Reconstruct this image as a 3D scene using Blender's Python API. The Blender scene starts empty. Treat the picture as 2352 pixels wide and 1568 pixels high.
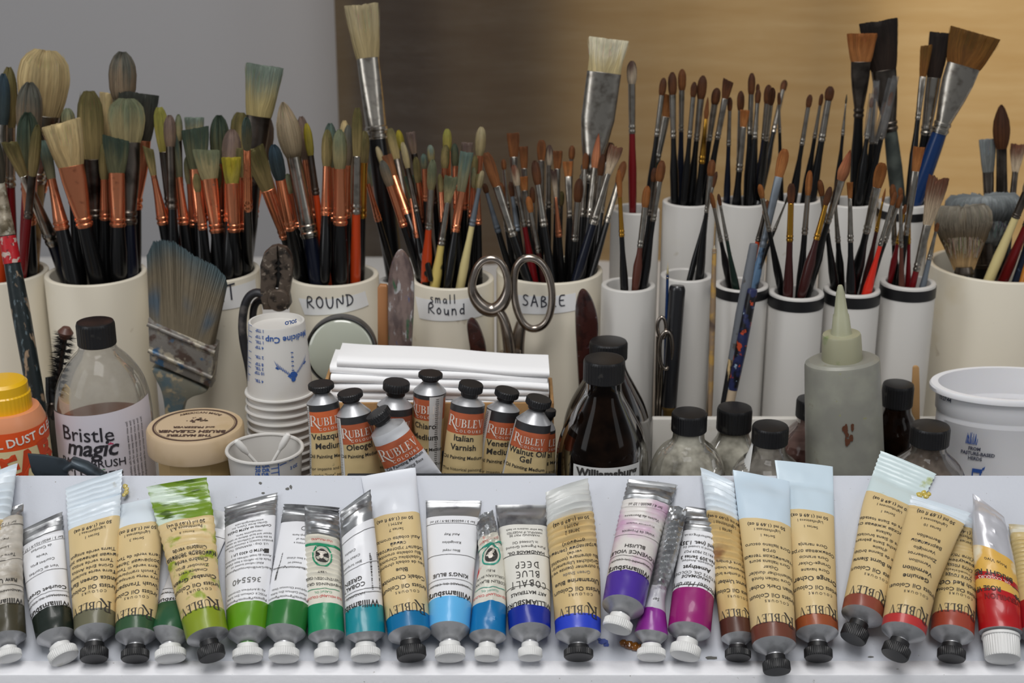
import bpy, bmesh, math, random
from mathutils import Vector, Matrix, noise
V = Vector
pi = math.pi
random.seed(7)
scene = bpy.context.scene
COL = scene.collection

# ------------------------------------------------------------------ camera, light, exposure
F, CX, CY = 3267.0, 1176.0, 784.0          # focal length and centre of the 2352 x 1568 frame
PITCH = math.radians(19.0)
CAM = V((0, 0, 0.48))
cd = bpy.data.cameras.new('camera')
cam = bpy.data.objects.new('camera', cd)
COL.objects.link(cam)
cam.location = CAM
cam.rotation_euler = (pi / 2 - PITCH, 0, 0)
cd.sensor_width = 36.0
cd.lens = 36.0 * F / 2352.0
cd.clip_start = 0.01
cd.dof.use_dof = True
cd.dof.focus_distance = 0.94
cd.dof.aperture_fstop = 9.5
scene.camera = cam

world = bpy.data.worlds.new('room_light')
scene.world = world
world.use_nodes = True
bg = world.node_tree.nodes['Background']
bg.inputs[0].default_value = (0.93, 0.96, 1.0, 1)
bg.inputs[1].default_value = 0.16

def area(name, loc, aim, size, energy, color, size_y=None):
    l = bpy.data.lights.new(name, 'AREA')
    l.energy = energy
    l.color = color
    l.shape = 'RECTANGLE'
    l.size = size
    l.size_y = size_y or size
    o = bpy.data.objects.new(name, l)
    COL.objects.link(o)
    o.location = loc
    o.rotation_euler = (V(aim) - V(loc)).to_track_quat('-Z', 'Y').to_euler()
    return o
area('skylight', (-0.05, -0.15, 2.05), (0.0, 0.98, 0.1), 1.0, 24.0, (1.0, 0.985, 0.97), 0.8)
area('ceiling_light', (-0.1, 0.85, 1.75), (0.0, 0.95, 0.05), 0.5, 5.0, (1.0, 0.98, 0.95), 0.4)
area('left_window_light', (-1.45, -0.15, 1.0), (0.0, 1.0, 0.1), 0.55, 6.5, (0.96, 0.98, 1.0), 1.3)
area('right_window_light', (1.45, -0.25, 1.1), (0.0, 1.0, 0.1), 0.5, 3.2, (0.97, 0.985, 1.0), 1.2)
area('daylight_behind_curtain', (0.72, 2.55, 0.62), (0.55, 1.7, 0.45), 0.7, 13.2, (1.0, 0.90, 0.72), 0.8)

scene.view_settings.view_transform = 'Standard'
scene.view_settings.look = 'None'
scene.view_settings.exposure = 0.06
scene.view_settings.gamma = 1.0
scene.view_settings.use_curve_mapping = False
cy = scene.cycles
cy.max_bounces = 7
cy.diffuse_bounces = 3
cy.glossy_bounces = 3
cy.transmission_bounces = 4
cy.transparent_max_bounces = 12
cy.caustics_reflective = False
cy.caustics_refractive = False
cy.use_denoising = True
cy.sample_clamp_indirect = 4.0

# ------------------------------------------------------------------ pixel <-> world
FW = V((0, math.cos(PITCH), -math.sin(PITCH)))
UP = V((0, math.sin(PITCH), math.cos(PITCH)))
RT = V((1, 0, 0))
def ray(px, py):
    return FW + RT * ((px - CX) / F) + UP * ((CY - py) / F)
def at(px, py, Y):
    d = ray(px, py)
    return CAM + d * (Y / d.y)
def mpp(p):
    return (V(p) - CAM).dot(FW) / F
def proj(p):
    q = V(p) - CAM
    z = q.dot(FW)
    return (CX + F * q.dot(RT) / z, CY - F * q.dot(UP) / z)
SL = math.radians(34.8)                     # the sloping board the tubes lie on
B0 = V((0, 0.775, 0.003))
BU = V((0, math.cos(SL), math.sin(SL)))
BN = V((0, -math.sin(SL), math.cos(SL)))
def onboard(px, py, h=0.0):
    d = ray(px, py)
    k = ((B0 - CAM).dot(BN) + h) / d.dot(BN)
    return CAM + d * k

# ------------------------------------------------------------------ materials
def srgb(r, g, b):
    f = lambda c: (c / 12.92 if c <= 0.04045 else ((c + 0.055) / 1.055) ** 2.4)
    return (f(r / 255), f(g / 255), f(b / 255), 1.0)
MATS = {}
def node_mat(name):
    m = bpy.data.materials.new(name)
    m.use_nodes = True
    nt = m.node_tree
    return m, nt, nt.nodes['Principled BSDF']
def ramp_mask(nt, scale, lo, hi, detail=3.0, stretch=None, coord='Object'):
    tc = nt.nodes.new('ShaderNodeTexCoord')
    n = nt.nodes.new('ShaderNodeTexNoise')
    n.inputs['Scale'].default_value = scale
    n.inputs['Detail'].default_value = detail
    if stretch:
        mp = nt.nodes.new('ShaderNodeMapping')
        mp.inputs['Scale'].default_value = stretch
        nt.links.new(tc.outputs[coord], mp.inputs[0])
        nt.links.new(mp.outputs[0], n.inputs['Vector'])
    else:
        nt.links.new(tc.outputs[coord], n.inputs['Vector'])
    r = nt.nodes.new('ShaderNodeMapRange')
    r.inputs['From Min'].default_value = lo
    r.inputs['From Max'].default_value = hi
    nt.links.new(n.outputs['Fac'], r.inputs['Value'])
    return r.outputs[0], n
def mixcol(nt, fac, a, b):
    m = nt.nodes.new('ShaderNodeMix')
    m.data_type = 'RGBA'
    nt.links.new(fac, m.inputs['Factor'])
    for s, v in ((6, a), (7, b)):
        if isinstance(v, tuple):
            m.inputs[s].default_value = v
        else:
            nt.links.new(v, m.inputs[s])
    return m.outputs[2]
def pbr(col, rough=0.5, metal=0.0, stains=(), bump=None, spec=0.5, coat=0.0, stretch=None, sss=0.0, name=None):
    """stains: (colour, scale, lo, hi) patches of dirt, paint or wear laid one over another."""
    key = (col, rough, metal, stains, bump, spec, coat, stretch, sss)
    if key in MATS:
        return MATS[key]
    m, nt, b = node_mat(name or 'surface')
    c = srgb(*col)
    b.inputs['Base Color'].default_value = c
    b.inputs['Roughness'].default_value = rough
    b.inputs['Metallic'].default_value = metal
    b.inputs['Specular IOR Level'].default_value = spec
    b.inputs['Coat Weight'].default_value = coat
    if sss:
        b.inputs['Subsurface Weight'].default_value = sss
        b.inputs['Subsurface Radius'].default_value = (0.004, 0.003, 0.002)
    cur = c
    for (sc_, scale, lo, hi) in stains:
        fac, n = ramp_mask(nt, scale, lo, hi, 4.0, stretch)
        cur = mixcol(nt, fac, cur, srgb(*sc_))
    if stains:
        nt.links.new(cur, b.inputs['Base Color'])
    if bump:
        fac, n = ramp_mask(nt, bump[0], 0.0, 1.0, 4.0, bump[2] if len(bump) > 2 else None)
        bp = nt.nodes.new('ShaderNodeBump')
        bp.inputs['Strength'].default_value = bump[1]
        bp.inputs['Distance'].default_value = 0.0004
        nt.links.new(fac, bp.inputs['Height'])
        nt.links.new(bp.outputs[0], b.inputs['Normal'])
    MATS[key] = m
    return m
def hair_mat():
    if 'hair' in MATS:
        return MATS['hair']
    m, nt, b = node_mat('brush_hair')
    a = nt.nodes.new('ShaderNodeAttribute')
    a.attribute_name = 'Col'
    nt.links.new(a.outputs['Color'], b.inputs['Base Color'])
    b.inputs['Roughness'].default_value = 0.75
    b.inputs['Specular IOR Level'].default_value = 0.25
    MATS['hair'] = m
    return m
def glass(tint, haze=0.15, hazecol=(190, 188, 175), rough=0.04, scale=60.0, key=None):
    """clear thin-walled glass or plastic with a milky film"""
    k = ('glass', tint, haze, hazecol, rough)
    if k in MATS:
        return MATS[k]
    m, nt, b = node_mat('glass')
    nt.nodes.remove(b)
    out = nt.nodes['Material Output']
    tr = nt.nodes.new('ShaderNodeBsdfTransparent')
    tr.inputs[0].default_value = srgb(*tint)
    gl = nt.nodes.new('ShaderNodeBsdfGlossy')
    gl.inputs['Roughness'].default_value = rough
    fr0 = nt.nodes.new('ShaderNodeFresnel')
    fr0.inputs[0].default_value = 1.4
    fr = nt.nodes.new('ShaderNodeMath')
    fr.operation = 'MULTIPLY'
    fr.inputs[1].default_value = .42
    nt.links.new(fr0.outputs[0], fr.inputs[0])
    df = nt.nodes.new('ShaderNodeBsdfDiffuse')
    df.inputs[0].default_value = srgb(*hazecol)
    m1 = nt.nodes.new('ShaderNodeMixShader')
    fac, n = ramp_mask(nt, scale, 0.3, 0.75)
    mul = nt.nodes.new('ShaderNodeMath')
    mul.operation = 'MULTIPLY'
    mul.inputs[1].default_value = haze * 2
    nt.links.new(fac, mul.inputs[0])
    nt.links.new(mul.outputs[0], m1.inputs[0])
    nt.links.new(tr.outputs[0], m1.inputs[1])
    nt.links.new(df.outputs[0], m1.inputs[2])
    m2 = nt.nodes.new('ShaderNodeMixShader')
    nt.links.new(fr.outputs[0], m2.inputs[0])
    nt.links.new(m1.outputs[0], m2.inputs[1])
    nt.links.new(gl.outputs[0], m2.inputs[2])
    nt.links.new(m2.outputs[0], out.inputs['Surface'])
    MATS[k] = m
    return m

# ------------------------------------------------------------------ mesh building
def link(name, verts, faces, mat, parent=None, origin=None, smooth=True, angle=40, cols=None):
    """ONE mesh object from world-space verts; they are stored relative to the thing's base."""
    o0 = V(origin) if origin is not None else (V(parent['_o']) if parent is not None else V((0, 0, 0)))
    me = bpy.data.meshes.new(name)
    me.from_pydata([tuple(V(v) - o0) for v in verts], [], faces)
    me.validate()
    if smooth:
        me.polygons.foreach_set('use_smooth', [True] * len(me.polygons))
        me.set_sharp_from_angle(angle=math.radians(angle))
    if cols is not None:
        ca = me.color_attributes.new('Col', 'FLOAT_COLOR', 'POINT')
        flat = []
        for c in cols:
            flat.extend((c[0], c[1], c[2], 1.0))
        ca.data.foreach_set('color', flat)
    if mat is not None:
        me.materials.append(mat)
    o = bpy.data.objects.new(name, me)
    COL.objects.link(o)
    if parent is not None:
        o.parent = parent
        if origin is not None:
            pass
    else:
        o.location = o0
    o['_o'] = tuple(o0)
    return o
def tag(o, label, cat, group=None):
    o['label'] = label
    o['category'] = cat
    if group:
        o['group'] = group
    return o
def thing(name, label, cat, loc, group=None):
    o = bpy.data.objects.new(name, None)
    o.empty_display_size = 0.01
    COL.objects.link(o)
    o.location = loc
    o['_o'] = tuple(loc)
    return tag(o, label, cat, group)
class MB:
    def __init__(s):
        s.v, s.f = [], []
    def add(s, vf):
        v, f = vf
        n = len(s.v)
        s.v.extend(v)
        s.f.extend([tuple(i + n for i in q) for q in f])
        return s
    def build(s, name, mat, parent=None, **k):
        return link(name, s.v, s.f, mat, parent, **k)
def rings(rs, cap0=True, cap1=True, closed=False):
    """skin a list of equal rings of world points"""
    m = len(rs[0])
    v = [p for r in rs for p in r]
    f = []
    n = len(rs)
    for i in range(n if closed else n - 1):
        a, b = i * m, ((i + 1) % n) * m
        for j in range(m):
            k = (j + 1) % m
            f.append((a + j, a + k, b + k, b + j))
    if not closed and cap0:
        f.append(tuple(reversed(range(m))))
    if not closed and cap1:
        f.append(tuple((n - 1) * m + j for j in range(m)))
    return v, f
def frame(T):
    T = V(T).normalized()
    a = V((0, 0, 1)) if abs(T.z) < 0.9 else V((0, -1, 0))
    s = T.cross(a).normalized()
    return T, s, s.cross(T).normalized()
def lathe(base, axis, prof, seg=40, rib=None, ell=1.0):
    """prof: (height, radius[, ribbed]); rib = (count, depth)"""
    T, s, d = frame(axis)
    n = seg if not rib else rib[0] * 4
    rs = []
    for q in prof:
        h, r = q[0], q[1]
        rb = rib and len(q) > 2 and q[2]
        ring = []
        for j in range(n):
            a = 2 * pi * j / n
            rr = r - (rib[1] if rb and j % 4 in (0, 1) else 0)
            ring.append(V(base) + T * h + s * (rr * math.cos(a)) + d * (rr * math.sin(a) * ell))
        rs.append(ring)
    return rings(rs)
def sweep(pts, rad, seg=12, closed=False, side=None, flat=1.0):
    """tube along pts; flat squeezes it along the second axis"""
    pts = [V(p) for p in pts]
    n = len(pts)
    if not hasattr(rad, '__len__'):
        rad = [rad] * n
    elif len(rad) != n:
        tab = [(i / (len(rad) - 1), r) for i, r in enumerate(rad)]
        rad = [interp(tab, i / (n - 1)) for i in range(n)]
    rs = []
    prev = None
    for i in range(n):
        a = pts[(i - 1) % n] if (closed or i > 0) else pts[0]
        b = pts[(i + 1) % n] if (closed or i < n - 1) else pts[-1]
        T = (b - a).normalized()
        if side is not None:
            s = (V(side) - T * V(side).dot(T)).normalized()
        elif prev is None:
            s = frame(T)[1]
        else:
            s = (prev - T * prev.dot(T)).normalized()
        prev = s
        d = T.cross(s)
        rs.append([pts[i] + s * (rad[i] * math.cos(2 * pi * j / seg)) + d * (rad[i] * flat * math.sin(2 * pi * j / seg)) for j in range(seg)])
    return rings(rs, closed=closed)
def box(lo, hi, bev=0.0):
    bm = bmesh.new()
    bmesh.ops.create_cube(bm, size=1.0)
    lo, hi = V(lo), V(hi)
    for v in bm.verts:
        v.co = V(((lo.x + hi.x) / 2 + v.co.x * (hi.x - lo.x), (lo.y + hi.y) / 2 + v.co.y * (hi.y - lo.y), (lo.z + hi.z) / 2 + v.co.z * (hi.z - lo.z)))
    if bev:
        bmesh.ops.bevel(bm, geom=bm.edges[:], offset=bev, segments=2, affect='EDGES', profile=0.5)
    return bm_vf(bm)
def bm_vf(bm):
    bm.verts.index_update()
    v = [x.co.copy() for x in bm.verts]
    f = [tuple(q.index for q in x.verts) for x in bm.faces]
    bm.free()
    return v, f
def plate(pts, thick, bev=0.0, dirv=(0, 1, 0), seg=2):
    """a solid plate: outline of world points pushed along dirv by thick, edges rounded"""
    bm = bmesh.new()
    d = V(dirv).normalized() * thick
    a = [bm.verts.new(V(p)) for p in pts]
    b = [bm.verts.new(V(p) + d) for p in pts]
    n = len(pts)
    bm.faces.new(a)
    bm.faces.new(list(reversed(b)))
    for i in range(n):
        bm.faces.new((a[(i + 1) % n], a[i], b[i], b[(i + 1) % n]))
    bmesh.ops.recalc_face_normals(bm, faces=bm.faces[:])
    if bev:
        es = [e for e in bm.edges if not (e.verts[0] in a and e.verts[1] in b) and not (e.verts[1] in a and e.verts[0] in b)]
        bmesh.ops.bevel(bm, geom=es, offset=bev, segments=seg, affect='EDGES', profile=0.5, clamp_overlap=True)
    bmesh.ops.triangulate(bm, faces=[f for f in bm.faces if len(f.verts) > 4])
    return bm_vf(bm)
def smooth_loop(pts, n=3, closed=True):
    """Chaikin corner cutting"""
    for _ in range(n):
        out = []
        m = len(pts)
        for i in range(m if closed else m - 1):
            p, q = pts[i], pts[(i + 1) % m]
            out.append(tuple(a * .75 + b * .25 for a, b in zip(p, q)))
            out.append(tuple(a * .25 + b * .75 for a, b in zip(p, q)))
        if not closed:
            out = [pts[0]] + out + [pts[-1]]
        pts = out
    return pts
def lerp(a, b, t):
    return a + (b - a) * t
def sstep(a, b, x):
    t = max(0.0, min(1.0, (x - a) / (b - a)))
    return t * t * (3 - 2 * t)
def interp(tab, x):
    if x <= tab[0][0]:
        return tab[0][1]
    for i in range(len(tab) - 1):
        if x <= tab[i + 1][0]:
            t = (x - tab[i][0]) / (tab[i + 1][0] - tab[i][0])
            return lerp(tab[i][1], tab[i + 1][1], t)
    return tab[-1][1]

# ------------------------------------------------------------------ lettering
_tc = bpy.data.curves.new('lettering', 'FONT')
_tc.resolution_u = 2
_to = bpy.data.objects.new('lettering', _tc)
_txt = {}
def text_vf(s, bold=0.0, spacing=1.0, shear=0.0):
    """flat (x, y) glyph mesh, cap height about 0.72, starting at x = 0"""
    k = (s, bold, spacing, shear)
    if k not in _txt:
        _tc.body = s
        _tc.offset = bold
        _tc.space_character = spacing
        _tc.shear = shear
        me = _to.to_mesh()
        v = [(p.co.x, p.co.y) for p in me.vertices]
        f = [tuple(p.vertices) for p in me.polygons]
        _to.to_mesh_clear()
        _txt[k] = (v, f)
    return _txt[k]
def quads(polys):
    v, f = [], []
    for p in polys:
        n = len(v)
        v.extend(p)
        f.append(tuple(range(n, n + len(p))))
    return v, f
def _r(x0, y0, x1, y1):
    return [(x0, y0), (x1, y0), (x1, y1), (x0, y1)]
def _arc(cx, cy, rx, ry, ix, iy, a0, a1, icx=None, n=10):
    icx = cx if icx is None else icx
    o = []
    for i in range(n):
        a, b = a0 + (a1 - a0) * i / n, a0 + (a1 - a0) * (i + 1) / n
        o.append([(cx + rx * math.cos(a), cy + ry * math.sin(a)), (cx + rx * math.cos(b), cy + ry * math.sin(b)),
                  (icx + ix * math.cos(b), cy + iy * math.sin(b)), (icx + ix * math.cos(a), cy + iy * math.sin(a))])
    return o
H_ = pi / 2
SERIF = {
 'R': (.74, [_r(.10, 0, .25, 1), _r(0, 0, .36, .05), _r(0, .96, .25, 1), _r(.2, .95, .36, 1), _r(.2, .46, .36, .5)] + _arc(.34, .73, .31, .27, .16, .22, -H_, H_) + [[(lerp(.30, .84, i / 8), lerp(.50, -.22, i / 8)), (lerp(.30, .84, (i + 1) / 8), lerp(.50, -.22, (i + 1) / 8)), (lerp(.46, 1.02, (i + 1) / 8), lerp(.50, -.22, (i + 1) / 8)), (lerp(.46, 1.02, i / 8), lerp(.50, -.22, i / 8))] for i in range(8)]),
 'U': (.74, [_r(.08, .28, .21, 1), _r(.60, .28, .65, 1), _r(0, .96, .30, 1), _r(.50, .96, .75, 1)] + _arc(.365, .28, .285, .28, .195, .22, pi, 2 * pi, .405)),
 'B': (.66, [_r(.09, 0, .23, 1), _r(0, 0, .34, .05), _r(0, .95, .34, 1), _r(.2, .5, .34, .55)] + _arc(.32, .755, .25, .245, .12, .2, -H_, H_) + _arc(.32, .28, .31, .28, .16, .23, -H_, H_)),
 'L': (.58, [_r(.09, 0, .23, 1), _r(0, .96, .34, 1), _r(0, 0, .52, .05), [(.48, 0), (.53, 0), (.57, .26), (.53, .26)]]),
 'E': (.62, [_r(.09, 0, .23, 1), _r(0, .95, .50, 1), _r(0, 0, .54, .05), _r(.2, .48, .40, .53), [(.46, 1), (.51, 1), (.53, .78), (.49, .78)], [(.50, 0), (.55, 0), (.58, .25), (.54, .25)], _r(.38, .38, .42, .63)]),
 'V': (.74, [[(.06, 1), (.22, 1), (.43, 0), (.37, 0)], [(.38, 0), (.43, 0), (.66, 1), (.61, 1)], _r(0, .96, .30, 1), _r(.50, .96, .76, 1)]),
}
def rublev_vf():
    if 'rublev' not in _txt:
        polys, x = [], 0
        for i, ch in enumerate('RUBLEV'):
            k = 1.35 if i == 0 else 1.0
            w, ps = SERIF[ch]
            for p in ps:
                polys.append([(x + a * k, b * k - (0 if i else .05)) for a, b in p])
            x += w * k + (.02 if i else .0) + .04
        _txt['rublev'] = quads(polys)
    return _txt['rublev']
STROKE = {
 'R': (.62, [[(0, 0), (.02, 1), (.4, .97), (.5, .74), (.34, .54), (.04, .5), (.58, .02)]]),
 'O': (.66, [[(.3, .98), (.08, .8), (.02, .42), (.2, .05), (.42, .04), (.58, .36), (.55, .78), (.34, .98)]]),
 'U': (.62, [[(.02, .95), (.04, .3), (.2, .02), (.4, .06), (.53, .4), (.55, .97)]]),
 'N': (.64, [[(.02, 0), (.04, .98), (.52, .06), (.55, 1)]]),
 'D': (.66, [[(.06, .02), (.06, .98)], [(-.04, .98), (.32, .92), (.55, .56), (.42, .14), (-.02, .0)]]),
 'S': (.58, [[(.5, .88), (.26, 1), (.06, .82), (.16, .58), (.42, .44), (.48, .2), (.26, .0), (.02, .1)]]),
 'A': (.64, [[(0, 0), (.28, 1), (.56, 0)], [(.1, .36), (.48, .38)]]),
 'B': (.60, [[(.06, .0), (.05, 1), (.36, .92), (.4, .68), (.08, .54), (.46, .42), (.46, .12), (.04, .0)]]),
 'L': (.52, [[(.05, 1), (.04, .02), (.46, .04)]]),
 'E': (.56, [[(.5, .97), (.06, .98), (.05, .02), (.5, .04)], [(.06, .52), (.4, .53)]]),
 'T': (.6, [[(0, .97), (.56, 1)], [(.28, .98), (.26, 0)]]),
 'F': (.56, [[(.05, 0), (.05, .98), (.5, 1)], [(.05, .5), (.4, .52)]]),
 'C': (.6, [[(.52, .86), (.3, 1), (.06, .7), (.06, .3), (.26, .02), (.52, .12)]]),
 'P': (.58, [[(.05, 0), (.05, 1), (.42, .9), (.44, .6), (.06, .48)]]),
 's': (.44, [[(.34, .6), (.12, .62), (.08, .42), (.34, .26), (.3, .04), (.02, .04)]]),
 'm': (.66, [[(.02, 0), (.03, .58)], [(.03, .4), (.16, .6), (.26, .5), (.27, .02)], [(.27, .42), (.42, .6), (.52, .48), (.54, .0)]]),
 'a': (.48, [[(.36, .5), (.16, .6), (.02, .3), (.14, .02), (.36, .22), (.37, .58), (.4, .02)]]),
 'l': (.28, [[(.1, 1), (.1, 0)]]),
 'o': (.52, [[(.22, .6), (.02, .36), (.12, .02), (.34, .06), (.42, .36), (.24, .6)]]),
 'u': (.5, [[(.02, .58), (.06, .08), (.26, .04), (.36, .3), (.36, .6), (.4, 0)]]),
 'n': (.5, [[(.02, 0), (.03, .58)], [(.03, .36), (.2, .6), (.34, .48), (.38, 0)]]),
 'd': (.52, [[(.38, 1), (.4, 0)], [(.38, .44), (.18, .6), (.02, .3), (.14, .02), (.38, .16)]]),
 ' ': (.45, []),
}
def ribbon(pl, w):
    out = []
    for i in range(len(pl) - 1):
        (x0, y0), (x1, y1) = pl[i], pl[i + 1]
        l = math.hypot(x1 - x0, y1 - y0) or 1
        nx, ny = -(y1 - y0) / l * w / 2, (x1 - x0) / l * w / 2
        ex, ey = (x1 - x0) / l * w * .3, (y1 - y0) / l * w * .3
        out.append([(x0 + nx - ex, y0 + ny - ey), (x0 - nx - ex, y0 - ny - ey), (x1 - nx + ex, y1 - ny + ey), (x1 + nx + ex, y1 + ny + ey)])
    return out
def hand_vf(s, w=.11, gap=.2):
    polys, x = [], 0
    for i, ch in enumerate(s):
        cw, pls = STROKE[ch]
        for pl in pls:
            if len(pl) > 3:
                pl = smooth_loop(pl, 2, False)
            polys += ribbon([(x + a, b + .03 * math.sin(i * 2.1)) for a, b in pl], w)
        x += cw + gap
    return quads(polys)
def width_of(v):
    return (min(p[0] for p in v), max(p[0] for p in v)) if v else (0, 0)
def place_text(mb, vf, fn, size, x=0.0, y=0.0, align='c', flip=False, rot=0.0):
    """fn maps local (x, y) metres on a surface to a world point"""
    v, f = vf
    if not v:
        return
    a, b = width_of(v)
    ox = {'c': (a + b) / 2, 'l': a, 'r': b}[align]
    ca, sa = math.cos(rot), math.sin(rot)
    out = []
    for p in v:
        u, w = (p[0] - ox) * size, p[1] * size
        u, w = u * ca - w * sa, u * sa + w * ca
        if flip:
            u, w = -u, -w
        out.append(fn(x + u, y + w))
    mb.add((out, f))
# ------------------------------------------------------------------ the place: wall, curtain, table, sloping rack
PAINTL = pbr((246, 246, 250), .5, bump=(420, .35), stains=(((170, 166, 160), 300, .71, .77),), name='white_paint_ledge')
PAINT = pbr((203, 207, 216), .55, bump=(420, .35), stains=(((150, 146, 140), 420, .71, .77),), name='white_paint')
def structure(o):
    o['kind'] = 'structure'
    return o
WALLM = pbr((160, 159, 161), .9, name='wall_paint')
w = MB()
w.add(box((-1.6, 1.92, -.8), (-.19, 1.945, 2.2)))
w.add(box((1.12, 1.92, -.8), (1.8, 1.945, 2.2)))
w.add(box((.23, 1.92, -.8), (1.12, 1.945, .02)))
w.add(box((.23, 1.92, 1.25), (1.12, 1.945, 2.2)))
structure(w.build('wall_back', WALLM, smooth=False))
w = MB()
w.add(box((-.189, 1.92, -.8), (.23, 1.945, 2.2)))
structure(w.build('unseen_dark_panel_1', pbr((62, 54, 48), .6), smooth=False))  # dark panel added out of sight to keep the curtain's left part dim
w = MB()
w.add(box((.365, 1.925, .02), (.425, 1.94, 1.25)))
w.add(box((.76, 1.925, .02), (.80, 1.94, 1.25)))
structure(w.build('window_1', pbr((200, 198, 194), .5), smooth=False))

def cloth_mat():
    m, nt, b = node_mat('curtain_cloth')
    out = nt.nodes['Material Output']
    tc = nt.nodes.new('ShaderNodeTexCoord')
    fac, n = ramp_mask(nt, 9.0, .35, .7, 6.0, (1.0, 1.0, 9.0))
    fac2, n2 = ramp_mask(nt, 60.0, .3, .7, 3.0, (1.0, 1.0, 6.0))
    c1 = mixcol(nt, fac, srgb(62, 63, 66), srgb(74, 74, 76))
    c2 = mixcol(nt, fac2, c1, srgb(58, 58, 61))
    nt.links.new(c2, b.inputs['Base Color'])
    b.inputs['Roughness'].default_value = .95
    b.inputs['Specular IOR Level'].default_value = .1
    t = nt.nodes.new('ShaderNodeBsdfTranslucent')
    c3 = mixcol(nt, fac, srgb(226, 188, 128), srgb(238, 204, 148))
    nt.links.new(c3, t.inputs[0])
    mx = nt.nodes.new('ShaderNodeMixShader')
    mx.inputs[0].default_value = .40
    nt.links.new(b.outputs[0], mx.inputs[1])
    nt.links.new(t.outputs[0], mx.inputs[2])
    nt.links.new(mx.outputs[0], out.inputs['Surface'])
    return m
CURT_X0 = at(775, 300, 1.7).x
rows, cols_ = 40, 160
cv, cf = [], []
for i in range(rows + 1):
    z = -.5 + 2.2 * i / rows
    for j in range(cols_ + 1):
        x = CURT_X0 + (1.25 - CURT_X0) * (j / cols_) ** 1.15
        u = x - CURT_X0
        y = 1.70 + .016 * math.sin(u * 30 + .4 * math.sin(z * 3)) * math.exp(-u * 1.2) + .008 * math.sin(u * 17 + 1.3 + z * .7) + .012 * math.exp(-((u - .02) / .02) ** 2)
        y += .004 * noise.noise(V((x * 6, z * 5, 2)))
        cv.append((x, y, z))
for i in range(rows):
    for j in range(cols_):
        a = i * (cols_ + 1) + j
        cf.append((a, a + 1, a + cols_ + 2, a + cols_ + 1))
tag(link('curtain', cv, cf, cloth_mat()), 'rough tan burlap curtain hanging behind the brushes, glowing on the right', 'curtain')

structure(MB().add(box((-1.2, .90, -.03), (1.2, 1.72, 0), .002)).build('table_top_surface', pbr((205, 202, 198), .5, bump=(300, .2)), smooth=False))
bpy.data.objects['table_top_surface'].name = 'floor'
# the sloping rack: board, ledge and back edge are one painted piece of joinery
rack = thing('sloping_rack', 'white painted sloping rack with a ledge, paint tubes lying along it', 'rack', (0, .76, -.03))
top = B0 + BU * ((onboard(1176, 1090) - B0).dot(BU))
def slab(p0, p1, n, th, x0=-.62, x1=.62):
    a = []
    for x in (x0, x1):
        for p in (p0, p1, p1 - n * th, p0 - n * th):
            a.append(V((x, p.y, p.z)))
    bm = bmesh.new()
    vs = [bm.verts.new(q) for q in a]
    for q in ((0, 1, 2, 3), (7, 6, 5, 4), (0, 4, 5, 1), (1, 5, 6, 2), (2, 6, 7, 3), (3, 7, 4, 0)):
        bm.faces.new([vs[i] for i in q])
    bmesh.ops.recalc_face_normals(bm, faces=bm.faces[:])
    bmesh.ops.bevel(bm, geom=bm.edges[:], offset=.0012, segments=2, affect='EDGES')
    return bm_vf(bm)
MB().add(slab(B0 - BU * .004, top, BN, .012)).build('sloping_board', PAINT, rack)
la, lb = at(1176, 1517, .7745), None
lz = la.z
lf = CAM + ray(1176, 1549) * ((lz - CAM.z) / ray(1176, 1549).z)
MB().add(box((-.62, lf.y, lz - .05), (.62, .7755, lz), .0012)).build('ledge', PAINTL, rack)
sm = MB()
for (x, y, w_, h_) in ((1385, 1473, 22, 14), (1392, 1480, 14, 9), (1377, 1468, 9, 7)):
    pts = []
    for k in range(16):
        a = 2 * pi * k / 16
        r = 1 + .35 * noise.noise(V((x * .3 + math.cos(a) * 2, math.sin(a) * 2, y)))
        pts.append(onboard(x + w_ / 2 * r * math.cos(a), y + h_ / 2 * r * math.sin(a), .0003))
    sm.add((pts, [tuple(reversed(range(16)))]))
sm.build('paint_smear', pbr((60, 84, 170), .5), rack, smooth=False)
sm = MB()
for (x, y, w_, h_) in ((660, 1122, 9, 6), (668, 1118, 6, 9), (598, 1109, 7, 6), (604, 1132, 8, 5), (50, 1328, 14, 10), (1633, 1510, 26, 7), (1250, 1525, 12, 5), (1340, 1497, 16, 5), (2000, 1508, 14, 4)):
    pts = []
    for k in range(12):
        a = 2 * pi * k / 12
        r = 1 + .5 * noise.noise(V((x * .3 + math.cos(a) * 2, math.sin(a) * 2, y)))
        pts.append(onboard(x + w_ / 2 * r * math.cos(a), y + h_ / 2 * r * math.sin(a), .0003))
    sm.add((pts, [tuple(reversed(range(12)))]))
sm.build('paint_speck', pbr((92, 92, 88), .6), rack, smooth=False)

# low white box the pipes stand in
tr = thing('low_tray', 'low white wooden tray edge in front of the narrow pipes', 'tray', (.3, 1.04, 0))
x0 = at(1498, 980, 1.04).x
MB().add(box((x0, 1.038, 0), (.62, 1.045, .058), .001)).build('front_panel', pbr((214, 210, 202), .6, stains=(((170, 150, 120), 50, .6, .8),)), tr)
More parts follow.
